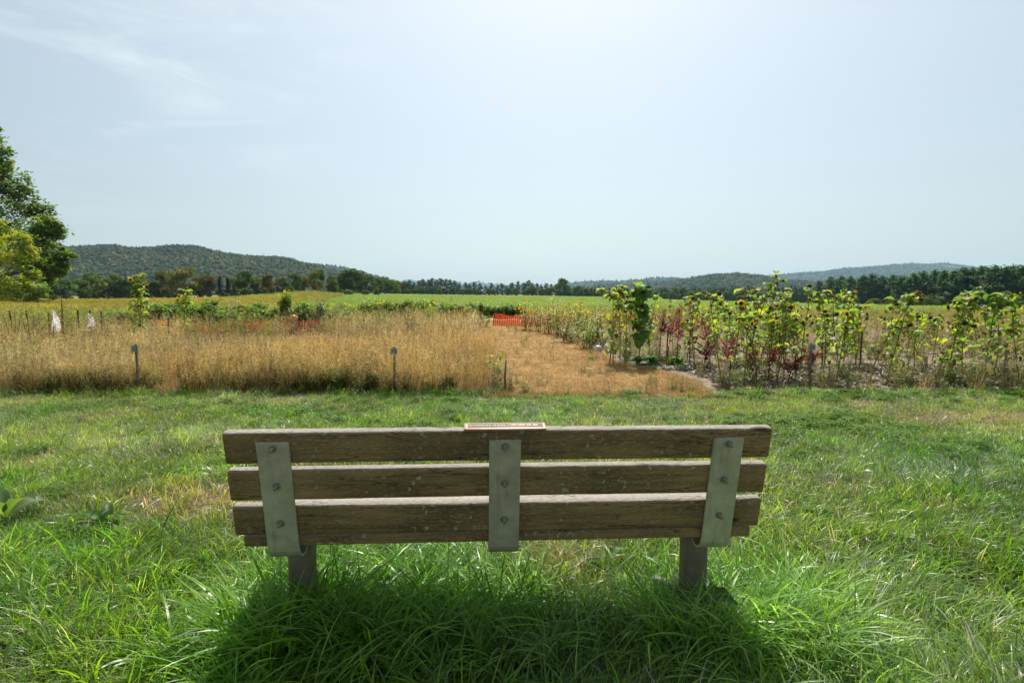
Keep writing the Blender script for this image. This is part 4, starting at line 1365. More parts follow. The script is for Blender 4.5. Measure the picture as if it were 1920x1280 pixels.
def strap_mesh():
    """flat bar: down the back, round a bend, forward under the seat"""
    path = []
    d = -.0045
    for s in (.030, .1, .2, .3, .38):
        path.append((s * math.sin(LEAN) + d * math.cos(LEAN), -s * math.cos(LEAN) + d * math.sin(LEAN)))
    s = .415
    y0, z0 = s * math.sin(LEAN) + d * math.cos(LEAN), -s * math.cos(LEAN) + d * math.sin(LEAN)
    path.append((y0, z0))
    for dy, dz in ((.004, -.016), (.012, -.030), (.025, -.042), (.042, -.0495), (.060, -.0515), (.076, -.046), (.090, -.034), (.102, -.022), (.116, -.0145), (.135, -.0115)):
        path.append((y0 + dy, z0 + dz))
    ye, ze = path[-1]
    for k in range(1, 4):
        path.append((ye + k * .105, ze + k * .105 * math.tan(R(3))))
    th, w = .008, .052
    bm = bmesh.new()
    rings = []
    for i, (py_, pz_) in enumerate(path):
        q0, q1 = path[max(0, i - 1)], path[min(len(path) - 1, i + 1)]
        t = Vector((q1[0] - q0[0], q1[1] - q0[1])).normalized()
        nn = Vector((-t.y, t.x))
        rings.append([bm.verts.new((sx * w, py_ + nn.x * o_, pz_ + nn.y * o_)) for sx, o_ in ((-1, -th / 2), (1, -th / 2), (1, th / 2), (-1, th / 2))])
    for a, b_ in zip(rings, rings[1:]):
        for k in range(4):
            bm.faces.new((a[k], a[(k + 1) % 4], b_[(k + 1) % 4], b_[k]))
    bm.faces.new(rings[0][::-1])
    bm.faces.new(rings[-1])
    bmesh.ops.recalc_face_normals(bm, faces=bm.faces)
    es = [e for e in bm.edges if len(e.link_faces) == 2 and e.calc_face_angle(0) > 1.0]
    bmesh.ops.bevel(bm, geom=es, offset=.0014, segments=2, affect='EDGES')
    me = bpy.data.meshes.new('steel_strap')
    bm.to_mesh(me)
    bm.free()
    me.materials.append(M_GALV)
    return me, path


SM, SPATH = strap_mesh()
M_RING = noisy('bolt_zinc', (.22, .225, .19), (.36, .36, .3), 80, rough=.4, metal=.6, spec=.5)


def lathe(name, prof, m, n=20):
    b = MB()
    for i in range(len(prof) - 1):
        pass
    base = 0
    for (r_, h) in prof:
        for k in range(n):
            t = 2 * math.pi * k / n
            b.v.append((r_ * math.cos(t), h, r_ * math.sin(t)))
            b.c.append((1, 1, 1))
    for i in range(len(prof) - 1):
        for k in range(n):
            k2 = (k + 1) % n
            b.f.append((i * n + k, (i + 1) * n + k, (i + 1) * n + k2, i * n + k2))
            b.m.append(0)
    b.f.append(tuple((len(prof) - 1) * n + k for k in range(n)))
    b.m.append(0)
    me = b.mesh(name, m, smooth=False)
    return me


washer = lathe('washer', [(.0125, 0), (.0125, -.003), (.0085, -.0035)], M_RING)
nut = lathe('nut', [(.008, 0), (.008, -.007), (.0068, -.0085)], M_RING, 6)
stud = lathe('bolt', [(.0055, 0), (.0055, -.016), (.0045, -.0175)], M_RING, 12)
for sx in (-.742, 0, .748):
    st = put('steel_strap', SM, BE, (sx, 0, 0))
    for k in range(3):
        s = k * (PW + PG) + PW * (.46 if k < 2 else .5)
        c = back_pt(0, s, -.0087)
        w_ = put('washer', washer, st, c, (LEAN, 0, 0))
        put('nut', nut, st, c + Vector((0, -.0024 * math.cos(LEAN), -.0024 * math.sin(LEAN))), (LEAN, rnd.uniform(0, 1), 0))
        put('bolt', stud, st, c + Vector((0, -.0062, -.0012)), (LEAN, 0, 0))
# posts (square galvanised) with their cap plates
pz_top = SPATH[-1][1] - .006
for sx in (-.742, .748):
    h = pz_top - GZ + .10
    pm = rbox('post', (.084, .084, h), M_POST, .009, 3)
    put('post', pm, BE, (sx, SEAT_Y + .19, pz_top - h / 2), (0, 0, 0))
# memorial plaque on the top edge
pq_m = rbox('plaque', (.268, .050, .009), M_BRASS, .0025, 2)
pq = put('plaque', pq_m, BE, back_pt(0.0, -.0055, .019), (LEAN, 0, 0))
pq['label'] = 'bronze memorial plaque screwed to the top edge'
b = MB()
b.box((0, 0, 0), (.246, .032, .0006))
put('plaque_field', b.mesh('plaque_field', M_BRASSD, False), pq, (0.002, .002, .0049))


def text_mesh(s, size, ext, m, name):
    cu = bpy.data.curves.new(name, 'FONT')
    cu.body = s
    cu.size = size
    cu.extrude = ext
    cu.align_x = 'LEFT'
    cu.resolution_u = 2
    o = bpy.data.objects.new(name, cu)
    sc.collection.objects.link(o)
    bpy.context.view_layer.update()
    dg = bpy.context.evaluated_depsgraph_get()
    me = bpy.data.meshes.new_from_object(o.evaluated_get(dg))
    bpy.data.objects.remove(o)
    me.materials.clear()
    me.materials.append(m)
    me.name = name
    return me


tm = text_mesh("In memory of John O'", .016, .0005, M_BRASS, 'lettering')
put('lettering', tm, pq, (-.117, -.004, .0056), (0, 0, 0))
# the rest of the line cannot be read in the photograph: worn raised strokes
b = MB()
xx = .02
r = random.Random(4)
while xx < .112:
    wl_ = r.uniform(.014, .026)
    q = 0
    while q < wl_:
        b.box((xx + q, .002 + r.uniform(-.001, .001), .0056), (.0022, r.uniform(.007, .011), .001), (1, 1, 1))
        q += .0042
    b.box((xx + wl_ / 2 - .001, r.choice((-.002, .006)), .0056), (wl_, .0016, .001))
    xx += wl_ + .006
put('lettering', b.mesh('lettering', M_BRASS, False), pq, (0, 0, 0))
for sx in (-.127, .127):
    put('screw', lathe('screw', [(.003, 0), (.003, -.001), (.001, -.0015)], M_RING, 10), pq, (sx, 0, .0046), (R(-90), 0, 0))


# ------------------------------------------------------------------ broad-leaved plants in the lawn
def dock_leaf(seed, L=.2, W=.07, c=(.07, .14, .03), wav=.008, droop=1.2):
    r = random.Random(seed)
    b = MB()
    n, mseg = 9, 4
    rows = []
    x, z, th = 0, 0, .9
    for i in range(n + 1):
        t = i / n
        w = W * (.07 if t < .12 else math.sin(min(1, (t - .1) / .9) * math.pi) ** .65 * (1.1 - .45 * t)) * .5
        row = []
        for j in range(-mseg // 2, mseg // 2 + 1):
            q = j / (mseg / 2)
            row.append(len(b.v))
            b.v.append((x, q * w, z + abs(q) * w * .35 + (r.uniform(-1, 1) * wav if abs(q) == 1 else 0)))
            b.c.append(tuple(k * (1.5 if j == 0 else r.uniform(.9, 1.1)) for k in c))
        rows.append(row)
        st = L / n
        x += math.cos(th) * st
        z += math.sin(th) * st
        th -= droop / n * 1.3
    for i in range(n):
        for j in range(mseg):
            b.f.append((rows[i][j], rows[i][j + 1], rows[i + 1][j + 1], rows[i + 1][j]))
            b.m.append(0)
    return b.mesh('leaf', M_LEAF)


DL = [dock_leaf(s) for s in range(4)]
DLP = [dock_leaf(10 + s, .2, .09, (.12, .18, .07)) for s in range(2)]
for px, py, n, s, lab, lm in [(770, 1160, 6, .95, 'broad-leaved dock plant in the shade under the left half of the bench', DL),
                              (1290, 1175, 7, 1.0, 'broad-leaved dock plant with pale upturned leaves beside the right bench post', DLP),
                              (430, 1262, 4, .8, 'dock plant with wide rounded leaves at the bottom edge, left of the bench post', DLP),
                              (12, 985, 5, 1.0, 'pale broad-leaved weed at the left edge of the lawn', DLP),
                              (1130, 1085, 6, .6, 'low leafy weed under the bench, left of the right post', DL),
                              (200, 1000, 7, .75, 'flat bright green weed in the lawn left of the bench', DL),
                              (640, 1245, 5, .6, 'small leafy weed at the bottom edge below the left bench post', DL)]:
    y = D(py)
    e = empty('dock_plant', (X(px, y), y, .005), lab, 'weed')
    for k in range(n):
        put('leaf', rnd.choice(lm), e, (0, 0, .03), (rnd.uniform(-.2, .2), rnd.uniform(-.5, .2), k * 6.28 / n + rnd.uniform(-.4, .4)), 1.35 * s * rnd.uniform(.75, 1.15))
# clump of broad grass at lower right, and plantain spikes
for px, py, s, lab in [(1500, 1262, 1.0, 'clump of broad upright grass blades at the bottom, right of the bench'), (430, 1190, .8, 'arching clump of dark broad grass left of the left bench post')]:
    y = D(py)
    b = MB()
    r = random.Random(px)
    for k in range(22):
        b.blade((r.gauss(0, .02), r.gauss(0, .02), 0), r.uniform(0, 6.28), r.uniform(.14, .28) * s, r.uniform(.010, .016), abs(r.gauss(.45, .25)), r.uniform(.3, 1.3), vary((.10, .19, .025), .2, r), 7)
    o = put('broad_grass_clump', b.mesh('broad_grass_clump', M_LEAF), None, (X(px, y), y, .004))
    tag(o, lab, 'grass')
for px, py in [(420, 1235), (440, 1215), (395, 1240), (1085, 1062), (1160, 1058), (1200, 1062), (1145, 1066)]:
    y = D(py)
    b = MB()
    b.tube([(0, 0, 0), (.004, 0, .12), (.012, .004, .2)], [.0014, .0013, .001], (.10, .14, .03), 4)
    b.tube([(.010, .003, .17), (.012, .004, .2), (.015, .005, .235)], [.003, .0042, .002], (.16, .11, .05), 6)
    o = put('plantain_spike', b.mesh('plantain_spike', M_LEAF), None, (X(px, y), y, .0), (0, 0, rnd.uniform(0, 6)), rnd.uniform(.7, .95))
    tag(o, 'thin brown plantain seed spike in the tall grass %s' % ('left of the bench' if px < 600 else 'under the bench near the right post'), 'weed', 'plantain spikes in the grass ' + ('left of' if px < 600 else 'under') + ' the bench')


# ------------------------------------------------------------------ garden plants
def sun_leaf(seed, c, L=.17, W=.14, droop=.9):
    r = random.Random(seed)
    b = MB()
    # petiole
    b.tube([(0, 0, 0), (.05, 0, .03), (.085, 0, .028)], [.0035, .0028, .002], (c[0] * 1.2, c[1] * 1.1, c[2]), 4, False)
    n = 7
    rows = []
    x, z, th = .085, .028, .1
    for i in range(n + 1):
        t = i / n
        w = W * .5 * (math.sin((t * .93 + .07) * math.pi) ** .6) * (1.25 - .75 * t) if t < 1 else 0.001
        rows.append([len(b.v) + j for j in range(5)])
        for q in (-1, -.5, 0, .5, 1):
            back = -.035 * abs(q) * (1 - t) ** 3
            b.v.append((x + back, q * w, z + abs(q) * w * .4 + r.uniform(-1, 1) * .006 * abs(q)))
            b.c.append(tuple(k * (1.25 if q == 0 else r.uniform(.88, 1.1)) for k in c))
        x += math.cos(th) * L / n
        z += math.sin(th) * L / n
        th -= droop / n * 1.4
    for i in range(n):
        for j in range(4):
            b.f.append((rows[i][j], rows[i][j + 1], rows[i + 1][j + 1], rows[i + 1][j]))
            b.m.append(0)
    return b.mesh('leaf', M_LEAF)


LG = [sun_leaf(s, c, droop=d, W=w_) for s, (d, c, w_) in enumerate(((.6, (.22, .31, .05), .13), (1.2, (.17, .25, .04), .14), (1.9, (.13, .20, .035), .12), (1.5, (.25, .32, .06), .10)))]
LY = [sun_leaf(10 + s, c, droop=1.4) for s, c in enumerate(((.30, .32, .035), (.42, .36, .04)))]
LP = [sun_leaf(20 + s, (.20, .24, .09), droop=1.0) for s in range(2)]
LB = [sun_leaf(30 + s, (.13, .085, .04), .12, .07, 2.6) for s in range(2)]
LDK = [sun_leaf(40 + s, (.085, .17, .035), .19, .15, 2.2) for s in range(2)]


def head_meshes(fresh, seed, R0=.034):
    r = random.Random(seed)
    b = MB()
    dc = (.05, .028, .012) if fresh else (.065, .04, .025)
    n = 10
    prev = None
    b.v.append((0, 0, R0 * .45))
    b.c.append(dc)
    for k, (rr, h) in enumerate(((.45, .42), (.85, .25), (1.05, 0), (.6, -.35), (.12, -.5))):
        for j in range(n):
            t = 6.283 * j / n
            b.v.append((R0 * rr * math.cos(t), R0 * rr * math.sin(t), R0 * h + r.uniform(-.002, .002)))
            b.c.append(dc if k < 3 else (.16, .2, .05))
    for j in range(n):
        b.f.append((0, 1 + j, 1 + (j + 1) % n))
        b.m.append(0)
    for k in range(4):
        for j in range(n):
            a, a2 = 1 + k * n + j, 1 + k * n + (j + 1) % n
            b.f.append((a, a + n, a2 + n, a2))
            b.m.append(0)
    # sepals
    for j in range(9):
        t = 6.283 * j / 9
        d = Vector((math.cos(t), math.sin(t), r.uniform(-.3, .5)))
        b.leaf4(Vector((math.cos(t), math.sin(t), 0)) * R0 * .9 + Vector((0, 0, -.2 * R0)), d, R0 * .5, R0 * r.uniform(.6, 1.0), (0, 0, 1), vary((.16, .19, .05) if fresh else (.14, .12, .05), .2, r))
    head = b.mesh('flower_head', M_LEAF)
    pet = None
    if fresh:
        p = MB()
        for j in range(16):
            t = 6.283 * j / 16 + r.uniform(-.1, .1)
            p.leaf4(Vector((math.cos(t), math.sin(t), .02)) * R0 * .95, (math.cos(t), math.sin(t), r.uniform(-.15, .35)), R0 * .5, R0 * r.uniform(1.0, 1.4), (0, 0, 1), vary((.62, .36, .02), .12, r))
        pet = p.mesh('petals', M_LEAF)
    return head, pet


HF = [head_meshes(True, s) for s in range(2)]
HD = [head_meshes(False, 10 + s) for s in range(3)]


def sunflower(px, yb, top, lean, nleaf, nh, label, group=None, ls=1.0, fresh=.3, pal=None, dry=.15, leafbot=.25, name='sunflower', stemc=(.22, .24, .08), base_py=None, branch=.6):
    """px: column of the base; lean: columns the top is shifted by; top: picture row of the top"""
    y = yb
    xb = X(px, y)
    H = max(.3, Z(top, y))
    dx = lean / F * y
    e = empty(name, (xb, y, 0), label, 'sunflower' if name == 'sunflower' else name.replace('_', ' '), group)
    bow = rnd.uniform(-.06, .06)
    dy = rnd.uniform(-.12, .12)

    def P(t):
        return Vector((dx * t ** 1.3 + bow * math.sin(t * 3.1), dy * t, H * t * (1 - .0 * t)))
    b = MB()
    b.tube([P(k / 7) for k in range(8)], [.011 - .0065 * k / 7 for k in range(8)], vary(stemc, .15), 6)
    pal = pal or (LG * 2 + LY + LP)
    br = []
    for k in range(nh):
        t = rnd.uniform(branch, 1.0) if k else 1.0
        a = rnd.uniform(0, 6.28)
        ln = rnd.uniform(.08, .26) if k else .02
        p0 = P(t)
        p1 = p0 + Vector((math.cos(a) * ln, math.sin(a) * ln, ln * rnd.uniform(.2, 1.0)))
        b.tube([p0, (p0 + p1) / 2 + Vector((0, 0, .01)), p1], [.005, .004, .003], vary(stemc, .15), 5, False)
        br.append((p0, p1, a))
    put('stem', b.mesh('stem', M_LEAF), e)
    for p0, p1, a in br:
        m = rnd.choice(HF) if rnd.random() < fresh else rnd.choice(HD)
        tilt = rnd.uniform(.6, 2.2)
        ho = put('flower_head', m[0], e, p1, (0, tilt, a), rnd.uniform(.7, 1.15))
        if m[1]:
            put('petals', m[1], ho)
    nleaf = int(nleaf * 2.4)
    for k in range(nleaf):
        t = leafbot + (1 - leafbot) * (k + rnd.random()) / nleaf
        a = k * 2.4 + rnd.uniform(-.5, .5)
        if rnd.random() < .35 and br:
            q = rnd.choice(br)
            p = q[0].lerp(q[1], rnd.random())
        else:
            p = P(t)
        lm = rnd.choice(LB) if rnd.random() < dry * (1.6 - 1.3 * t) * 1.3 else rnd.choice(pal)
        s = ls * rnd.uniform(.45, 1.2) * (1.15 - .4 * t)
        put('leaf', lm, e, p, (rnd.uniform(-.3, .3), rnd.uniform(-.5, .4), a), s)
    return e


SF = [
    # px, dist, top row, lean, leaves, heads, label, size
    (1150, 10.4, 541, 12, 26, 3, 'tall yellowing sunflower at the left corner of the right beds, beside the path', 1.0, .1),
    (1162, 10.7, 548, -8, 20, 2, 'yellow-green sunflower just behind the one at the left corner of the right beds', .9, .1),
    (1143, 10.2, 556, 4, 26, 2, 'sunflower with dark withered lower leaves at the very corner of the right beds', .95, .1),
    (1172, 10.0, 566, 0, 24, 2, 'lower sunflower between the corner one and the dark drooping one', .9, .2),
    (1216, 10.9, 560, 8, 18, 2, 'thin yellow-green sunflower right behind the dark drooping one', .8, .4),
    (1262, 12.2, 575, -10, 8, 2, 'small sunflower behind the dark red amaranths', .7, .4),
    (1352, 8.2, 556, -22, 16, 3, 'slim sunflower just right of the amaranths with bare lower stem', .75, .5),
    (1372, 8.0, 570, 14, 18, 3, 'bushy low sunflower in the front row right of the amaranths', .8, .4),
    (1412, 8.1, 575, 40, 18, 3, 'front sunflower leaning right, with an open yellow flower', .8, .9),
    (1418, 7.9, 600, -36, 16, 2, 'front sunflower leaning left over the bare soil', .75, .4),
    (1400, 8.6, 519, 45, 24, 4, 'tallest sunflower of the right beds, its top above the horizon hills', .85, .15),
    (1395, 8.4, 545, -10, 18, 3, 'sunflower just left of the tallest one', .8, .3),
    (1455, 8.1, 560, 8, 20, 3, 'sunflower right of the tallest one, left of the number sign', .85, .4),
    (1470, 8.6, 547, -4, 18, 3, 'sunflower with dark seed heads left of the number sign', .8, .2),
    (1541, 8.0, 552, -6, 24, 4, 'sunflower with thick upright stem just right of the number sign', .85, .3),
    (1568, 8.0, 590, 10, 14, 2, 'small sunflower with a thin stem right of the number sign', .75, .8),
    (1500, 9.0, 549, 10, 20, 4, 'leafy sunflower rising directly behind the number sign', .85, .2),
    (1575, 9.2, 556, -14, 18, 3, 'sunflower behind and right of the number sign', .8, .3),
    (1630, 7.9, 560, 80, 20, 3, 'sunflower leaning strongly right from a base at the lawn edge', .85, .3),
    (1662, 7.9, 556, 44, 22, 3, 'tall sunflower leaning right, left of the bare tan gap', .9, .2),
    (1688, 8.2, 600, 50, 14, 2, 'lower sunflower leaning right over the dark soil', .85, .4),
    (1650, 8.8, 578, 20, 14, 2, 'sunflower half hidden behind the two leaning ones', .8, .5),
    (1752, 7.9, 580, 72, 20, 3, 'sunflower leaning right towards the big leafy clump', .9, .2),
    (1776, 8.0, 563, 22, 26, 4, 'leafy sunflower with dried heads left of the wooden stake at the right', 1.0, .2),
    (1804, 8.2, 556, -6, 24, 3, 'tall sunflower with bleached leaves near the right edge', 1.0, .2),
    (1845, 8.0, 560, 14, 28, 3, 'sunflower with large drooping green leaves left of the wooden stake', 1.0, .1),
    (1860, 8.5, 585, -10, 16, 2, 'sunflower behind the one with large drooping leaves', 1.0, .3),
    (1912, 8.0, 583, -14, 20, 3, 'sunflower at the right picture edge with dark seed heads', 1.0, .3),
    (1940, 8.3, 575, -6, 20, 2, 'sunflower at the very right edge, partly out of view', 1.1, .2),
    (1715, 9.4, 590, 6, 12, 2, 'single sunflower standing back in the tan gap', .8, .6),
]
for px, yb, top, lean, nl, nh, lab, ls, fr in SF:
    pal = None
    if 'bleached' in lab:
        pal = LP * 2 + LG
    if 'drooping green' in lab:
        pal = LDK + LG
    sunflower(px, yb, top, lean, nl, nh, lab, ls=ls * .92, fresh=fr * .6, pal=pal, leafbot=.24 if yb < 9.5 else .12, dry=.3)
# the column of dark green drooping leaves (the big single sunflower)
sunflower(1198, 10.2, 545, -4, 46, 4, 'single tall sunflower clothed in large dark green drooping leaves', ls=1.25, fresh=.1, pal=LDK * 3 + LG[:1], dry=.1, leafbot=.3)
# rows behind
GS = 'sunflowers massed behind the front row of the right beds'
for k in range(36):
    px = rnd.choice((1310, 1350, 1400, 1440, 1470, 1540, 1590)) + rnd.gauss(0, 13)
    yb = rnd.uniform(9.6, 13.5)
    top = rnd.uniform(556, 606) + (yb - 9.6) * 1.0
    sunflower(px, yb, top, rnd.uniform(-18, 18), 17, 4, 'yellow-green sunflower massed behind the front row of the right beds', GS, ls=rnd.uniform(.75, 1.0), fresh=.3, leafbot=.2, dry=.25)
GS2 = 'smaller sunflowers at the back of the right beds'
for k in range(14):
    px = rnd.uniform(1640, 1900)
    yb = rnd.uniform(10.5, 14)
    sunflower(px, yb, rnd.uniform(590, 612), rnd.uniform(-14, 14), 10, 3, 'small sunflower in the dry weeds at the back of the right beds', GS2, ls=.8, fresh=.6, leafbot=.2, dry=.3)
# sunflower far left of the garden
sunflower(268, 14.2, 520, -10, 40, 7, 'tall lone sunflower with yellow flowers standing in the left garden', ls=1.0, fresh=.75, leafbot=.2, pal=LG + LY + LP, branch=.55)
sunflower(262, 14.6, 545, 14, 26, 3, 'lower sunflower beside the tall lone one in the left garden', ls=.9, fresh=.3, leafbot=.15)
sunflower(345, 15.5, 548, 6, 22, 4, 'sunflower with dried tops right of the tall lone one on the left', ls=.9, fresh=.2, leafbot=.15)
sunflower(929, 8.05, 662, 6, 6, 0, 'small broad-leaved seedling beside the leaning stick at the path corner', ls=.75, fresh=0, leafbot=.4, dry=0, pal=LG, name='seedling')


def bushplant(name, px, y, top, wpx, label, group=None, cols=((.13, .20, .035),), fl=None, nst=9, ls=.11, nlf=26, cat='plant', stemc=(.13, .11, .05), mt=None, flr=.6, low=.2, share=None, spread=.06, vh=.7):
    x = X(px, y)
    H = Z(top, y) - tz(x, y)
    Rw = wpx / F * y / 2
    e = empty(name, (x, y, tz(x, y)), label, cat, group, rnd.uniform(0, 6.28) if share else 0)
    if share:
        for nm, me in share[0]:
            put(nm, me, e)
        e.scale = (Rw / share[2],) * 2 + (H / share[1],)
        return e, share
    r = random.Random(int(px * 7 + y * 31))
    s_, f_, fl_ = MB(), MB(), MB()
    for k in range(nst):
        a, q = r.uniform(0, 6.28), Rw * .75 * math.sqrt(r.random())
        p0 = Vector((q * math.cos(a) * .7, q * math.sin(a) * .7, 0))
        h = H * r.uniform(vh, 1.0)
        p1 = Vector((q * math.cos(a) + r.gauss(0, spread), q * math.sin(a) + r.gauss(0, spread), h))
        s_.tube([p0, (p0 + p1) / 2, p1], [.008, .006, .003], vary(stemc, .2, r), 5, False)
        c = r.choice(cols)
        for j in range(nlf):
            t = low + (1 - low) * r.random() ** .8
            an = r.uniform(0, 6.28)
            p = p0.lerp(p1, t) + Vector((r.gauss(0, spread * .35), r.gauss(0, spread * .35), 0))
            f_.leaf4(p, (math.cos(an), math.sin(an), r.uniform(-.8, .5)), ls * .5, ls * r.uniform(.7, 1.3), (0, 0, 1), vary(c, .25, r))
        if fl and r.random() < flr:
            for j in range(3):
                fl_.lens(p1 + Vector((r.gauss(0, .05), r.gauss(0, .05), r.uniform(-.02, .06))), .032, (r.gauss(0, .4), -1, r.uniform(0, 1)), vary(fl, .1, r), 7)
    parts = [('stems', s_.mesh('stems', M_LEAF)), ('foliage', f_.mesh('foliage', mt or M_LEAF))]
    if fl_.v:
        parts.append(('flowers', fl_.mesh('flowers', M_LEAF)))
    for nm, me in parts:
        put(nm, me, e)
    return e, (parts, H, Rw)


BG = ((.12, .21, .03), (.15, .25, .035), (.08, .15, .03))
BGD = ((.08, .14, .025), (.11, .18, .03))
YF = (.75, .45, .02)
for a in [('leafy_plant', 350, 19, 552, 30, 'pointed leafy green plant with one yellow flower, left garden', BG, YF), ('leafy_plant', 305, 20, 566, 46, 'leafy green plant behind the left sunflowers', BG, None),
          ('leafy_plant', 395, 20, 560, 34, 'bushy dark-stemmed green plant left of the wire cage', BG, None), ('leafy_plant', 420, 21, 574, 22, 'small leafy plant right beside the wire cage', BG, None),
          ('leafy_plant', 447, 20, 572, 24, 'small round leafy plant just right of the wire cage', BG, None), ('leafy_plant', 487, 20, 563, 40, 'bushy green plant above the slumped orange netting', BG, None),
          ('leafy_plant', 536, 18, 546, 24, 'tall narrow plant topped with bright yellow flowers', BG, YF), ('leafy_plant', 577, 18.5, 560, 60, 'large leafy green plant left of the white-capped post', BG, None),
          ('leafy_plant', 470, 21, 572, 30, 'leafy green plant behind the slumped orange netting', BG, None)]:
    bushplant(a[0], a[1], a[2], a[3], a[4], a[5], cols=a[6], fl=a[7], nst=20, nlf=44, ls=.15)
for k, (px, y_, top, w_) in enumerate([(295, 17.5, 566, 40), (325, 18.2, 562, 44), (368, 18, 565, 46), (405, 18.4, 568, 40), (432, 17.8, 576, 44), (462, 18.6, 568, 42), (505, 18, 570, 40), (520, 19, 574, 44), (556, 17.8, 568, 40), (592, 18.2, 562, 44), (612, 19.5, 574, 50), (640, 21, 578, 56), (238, 17, 578, 46), (210, 18, 582, 50)]):
    bushplant('leafy_plant', px, y_, top + 3, w_, 'leafy green plant in the ragged row behind the netting in the left garden', 'leafy green plants of the ragged row behind the left netting', cols=BG, fl=None, nst=20, nlf=40, ls=.15, vh=.6, spread=.1)
shr = [bushplant('tall_flowering_plant', 700 + 20 * k, 25, 566, 40, 'leafy plant with small yellow flowers in the dark green row before the crop field', 'leafy plants of the row before the crop field', cols=BG, fl=YF, nst=18, nlf=34, ls=.15, flr=.2, low=.15)[1] for k in range(3)]
for k in range(30):
    px = 645 + k * 11.4
    dist = 25 + rnd.uniform(-.8, 1.5) if px < 845 else 29 + rnd.uniform(-1, 1)
    bushplant('tall_flowering_plant', px, dist, (563 if px < 845 else 568) + rnd.uniform(-3, 5) + (8 if px < 690 else 0), rnd.uniform(26, 44), 'leafy plant with small yellow flowers in the dark green row before the crop field', 'leafy plants of the row before the crop field', share=rnd.choice(shr))
# dried mixed plants right of the orange fence
WD = ((.34, .28, .17), (.40, .36, .20), (.22, .24, .07), (.2, .15, .08))
WG = ((.22, .26, .06), (.15, .21, .04), (.30, .30, .08))
for px, y, top, w, lab, cl, fl in [(988, 19.5, 556, 34, 'pale dried tall weed with yellow flowers, left end of the right-hand weeds', WD, YF), (1008, 19, 566, 44, 'low bleached weed beside the end of the orange netting', WD, None),
                           (1022, 18, 560, 50, 'pale dried tall weed right behind the orange netting end', WD, None), (1040, 17.5, 557, 46, 'bleached seed-topped weed in the middle of the right-hand weeds', WD, None),
                           (1055, 16.5, 570, 50, 'bleached dry weed clump in front of the orange netting', WD, None), (1078, 16.5, 556, 46, 'tall green and yellow plant among the dried weeds beside the path', WG, YF),
                           (1092, 15.5, 566, 50, 'yellow-green bushy weed beside the path', WG, None), (1108, 14.5, 572, 46, 'green leafy weed clump left of the first sunflower', WG, None), (1125, 13.6, 580, 42, 'thin dried weed beside the first sunflower', WD, None),
                           (1064, 14.6, 598, 44, 'low dried weed at the path edge', WD, None), (1100, 13, 606, 46, 'low grey-green weed at the path edge near the watering can', WG, None)]:
    bushplant('tall_weed', px, y, top, w, lab, cols=cl, fl=fl, nst=13, nlf=26, ls=.085, cat='weed', flr=.8, low=.15, spread=.16, vh=.5)
for px, y, top, w, lab in [(1220, 16, 578, 60, 'green bushy plant behind the big dark-leaved sunflower'), (1600, 15, 585, 50, 'green and brown weed clump behind the sunflowers at centre right'), (1690, 17, 592, 60, 'pale brown weed clump in the tan gap'), (1840, 16, 588, 50, 'yellow-green weed clump behind the right sunflowers')]:
    bushplant('tall_weed', px, y, top, w, lab, cols=WD + ((.15, .19, .04),), nst=16, nlf=26, ls=.09, cat='weed', low=.1, spread=.16, vh=.5)
# dark brown dock seed stalks on the left
DK = ((.11, .055, .03), (.15, .08, .04))
for px, y, top, w, lab in [(30, 13.5, 575, 20, 'dark brown seed stalk leaning left at the far left of the garden'), (57, 14, 583, 12, 'dark brown seed stalk beside the first dark post on the left'), (98, 13, 598, 12, 'dark reddish seed stalk left of the white rag'),
                           (122, 14, 552, 16, 'tall dark thin plant rising behind the white rag')]:
    bushplant('seed_stalk', px, y, top, w, lab, cols=DK if px != 122 else ((.10, .12, .03), (.12, .09, .03)), nst=4, nlf=60, ls=.035, cat='weed', stemc=(.12, .06, .03), low=.15)
for px, y, top, w, lab in [(30, 9.2, 668, 80, 'bright green broad-leaved weed low in the dry grass at the left edge'), (70, 9.6, 668, 50, 'second bright green weed low in the dry grass near the left edge')]:
    bushplant('broadleaf_weed', px, y, top, w, lab, cols=((.16, .26, .03),), nst=8, nlf=7, ls=.16, cat='weed')
for px, y, top, w, lab in [(775, 16.5, 598, 36, 'low dark blue-green vegetable plant behind the golden grass'), (700, 17.5, 594, 40, 'dark green low vegetable clump behind the golden grass, left'), (905, 21, 590, 36, 'green leafy clump left of the orange netting on the path end')]:
    bushplant('vegetable_plant', px, y, top, w, lab, cols=((.08, .16, .07), (.10, .19, .06)), nst=9, nlf=14, ls=.12, low=.3)


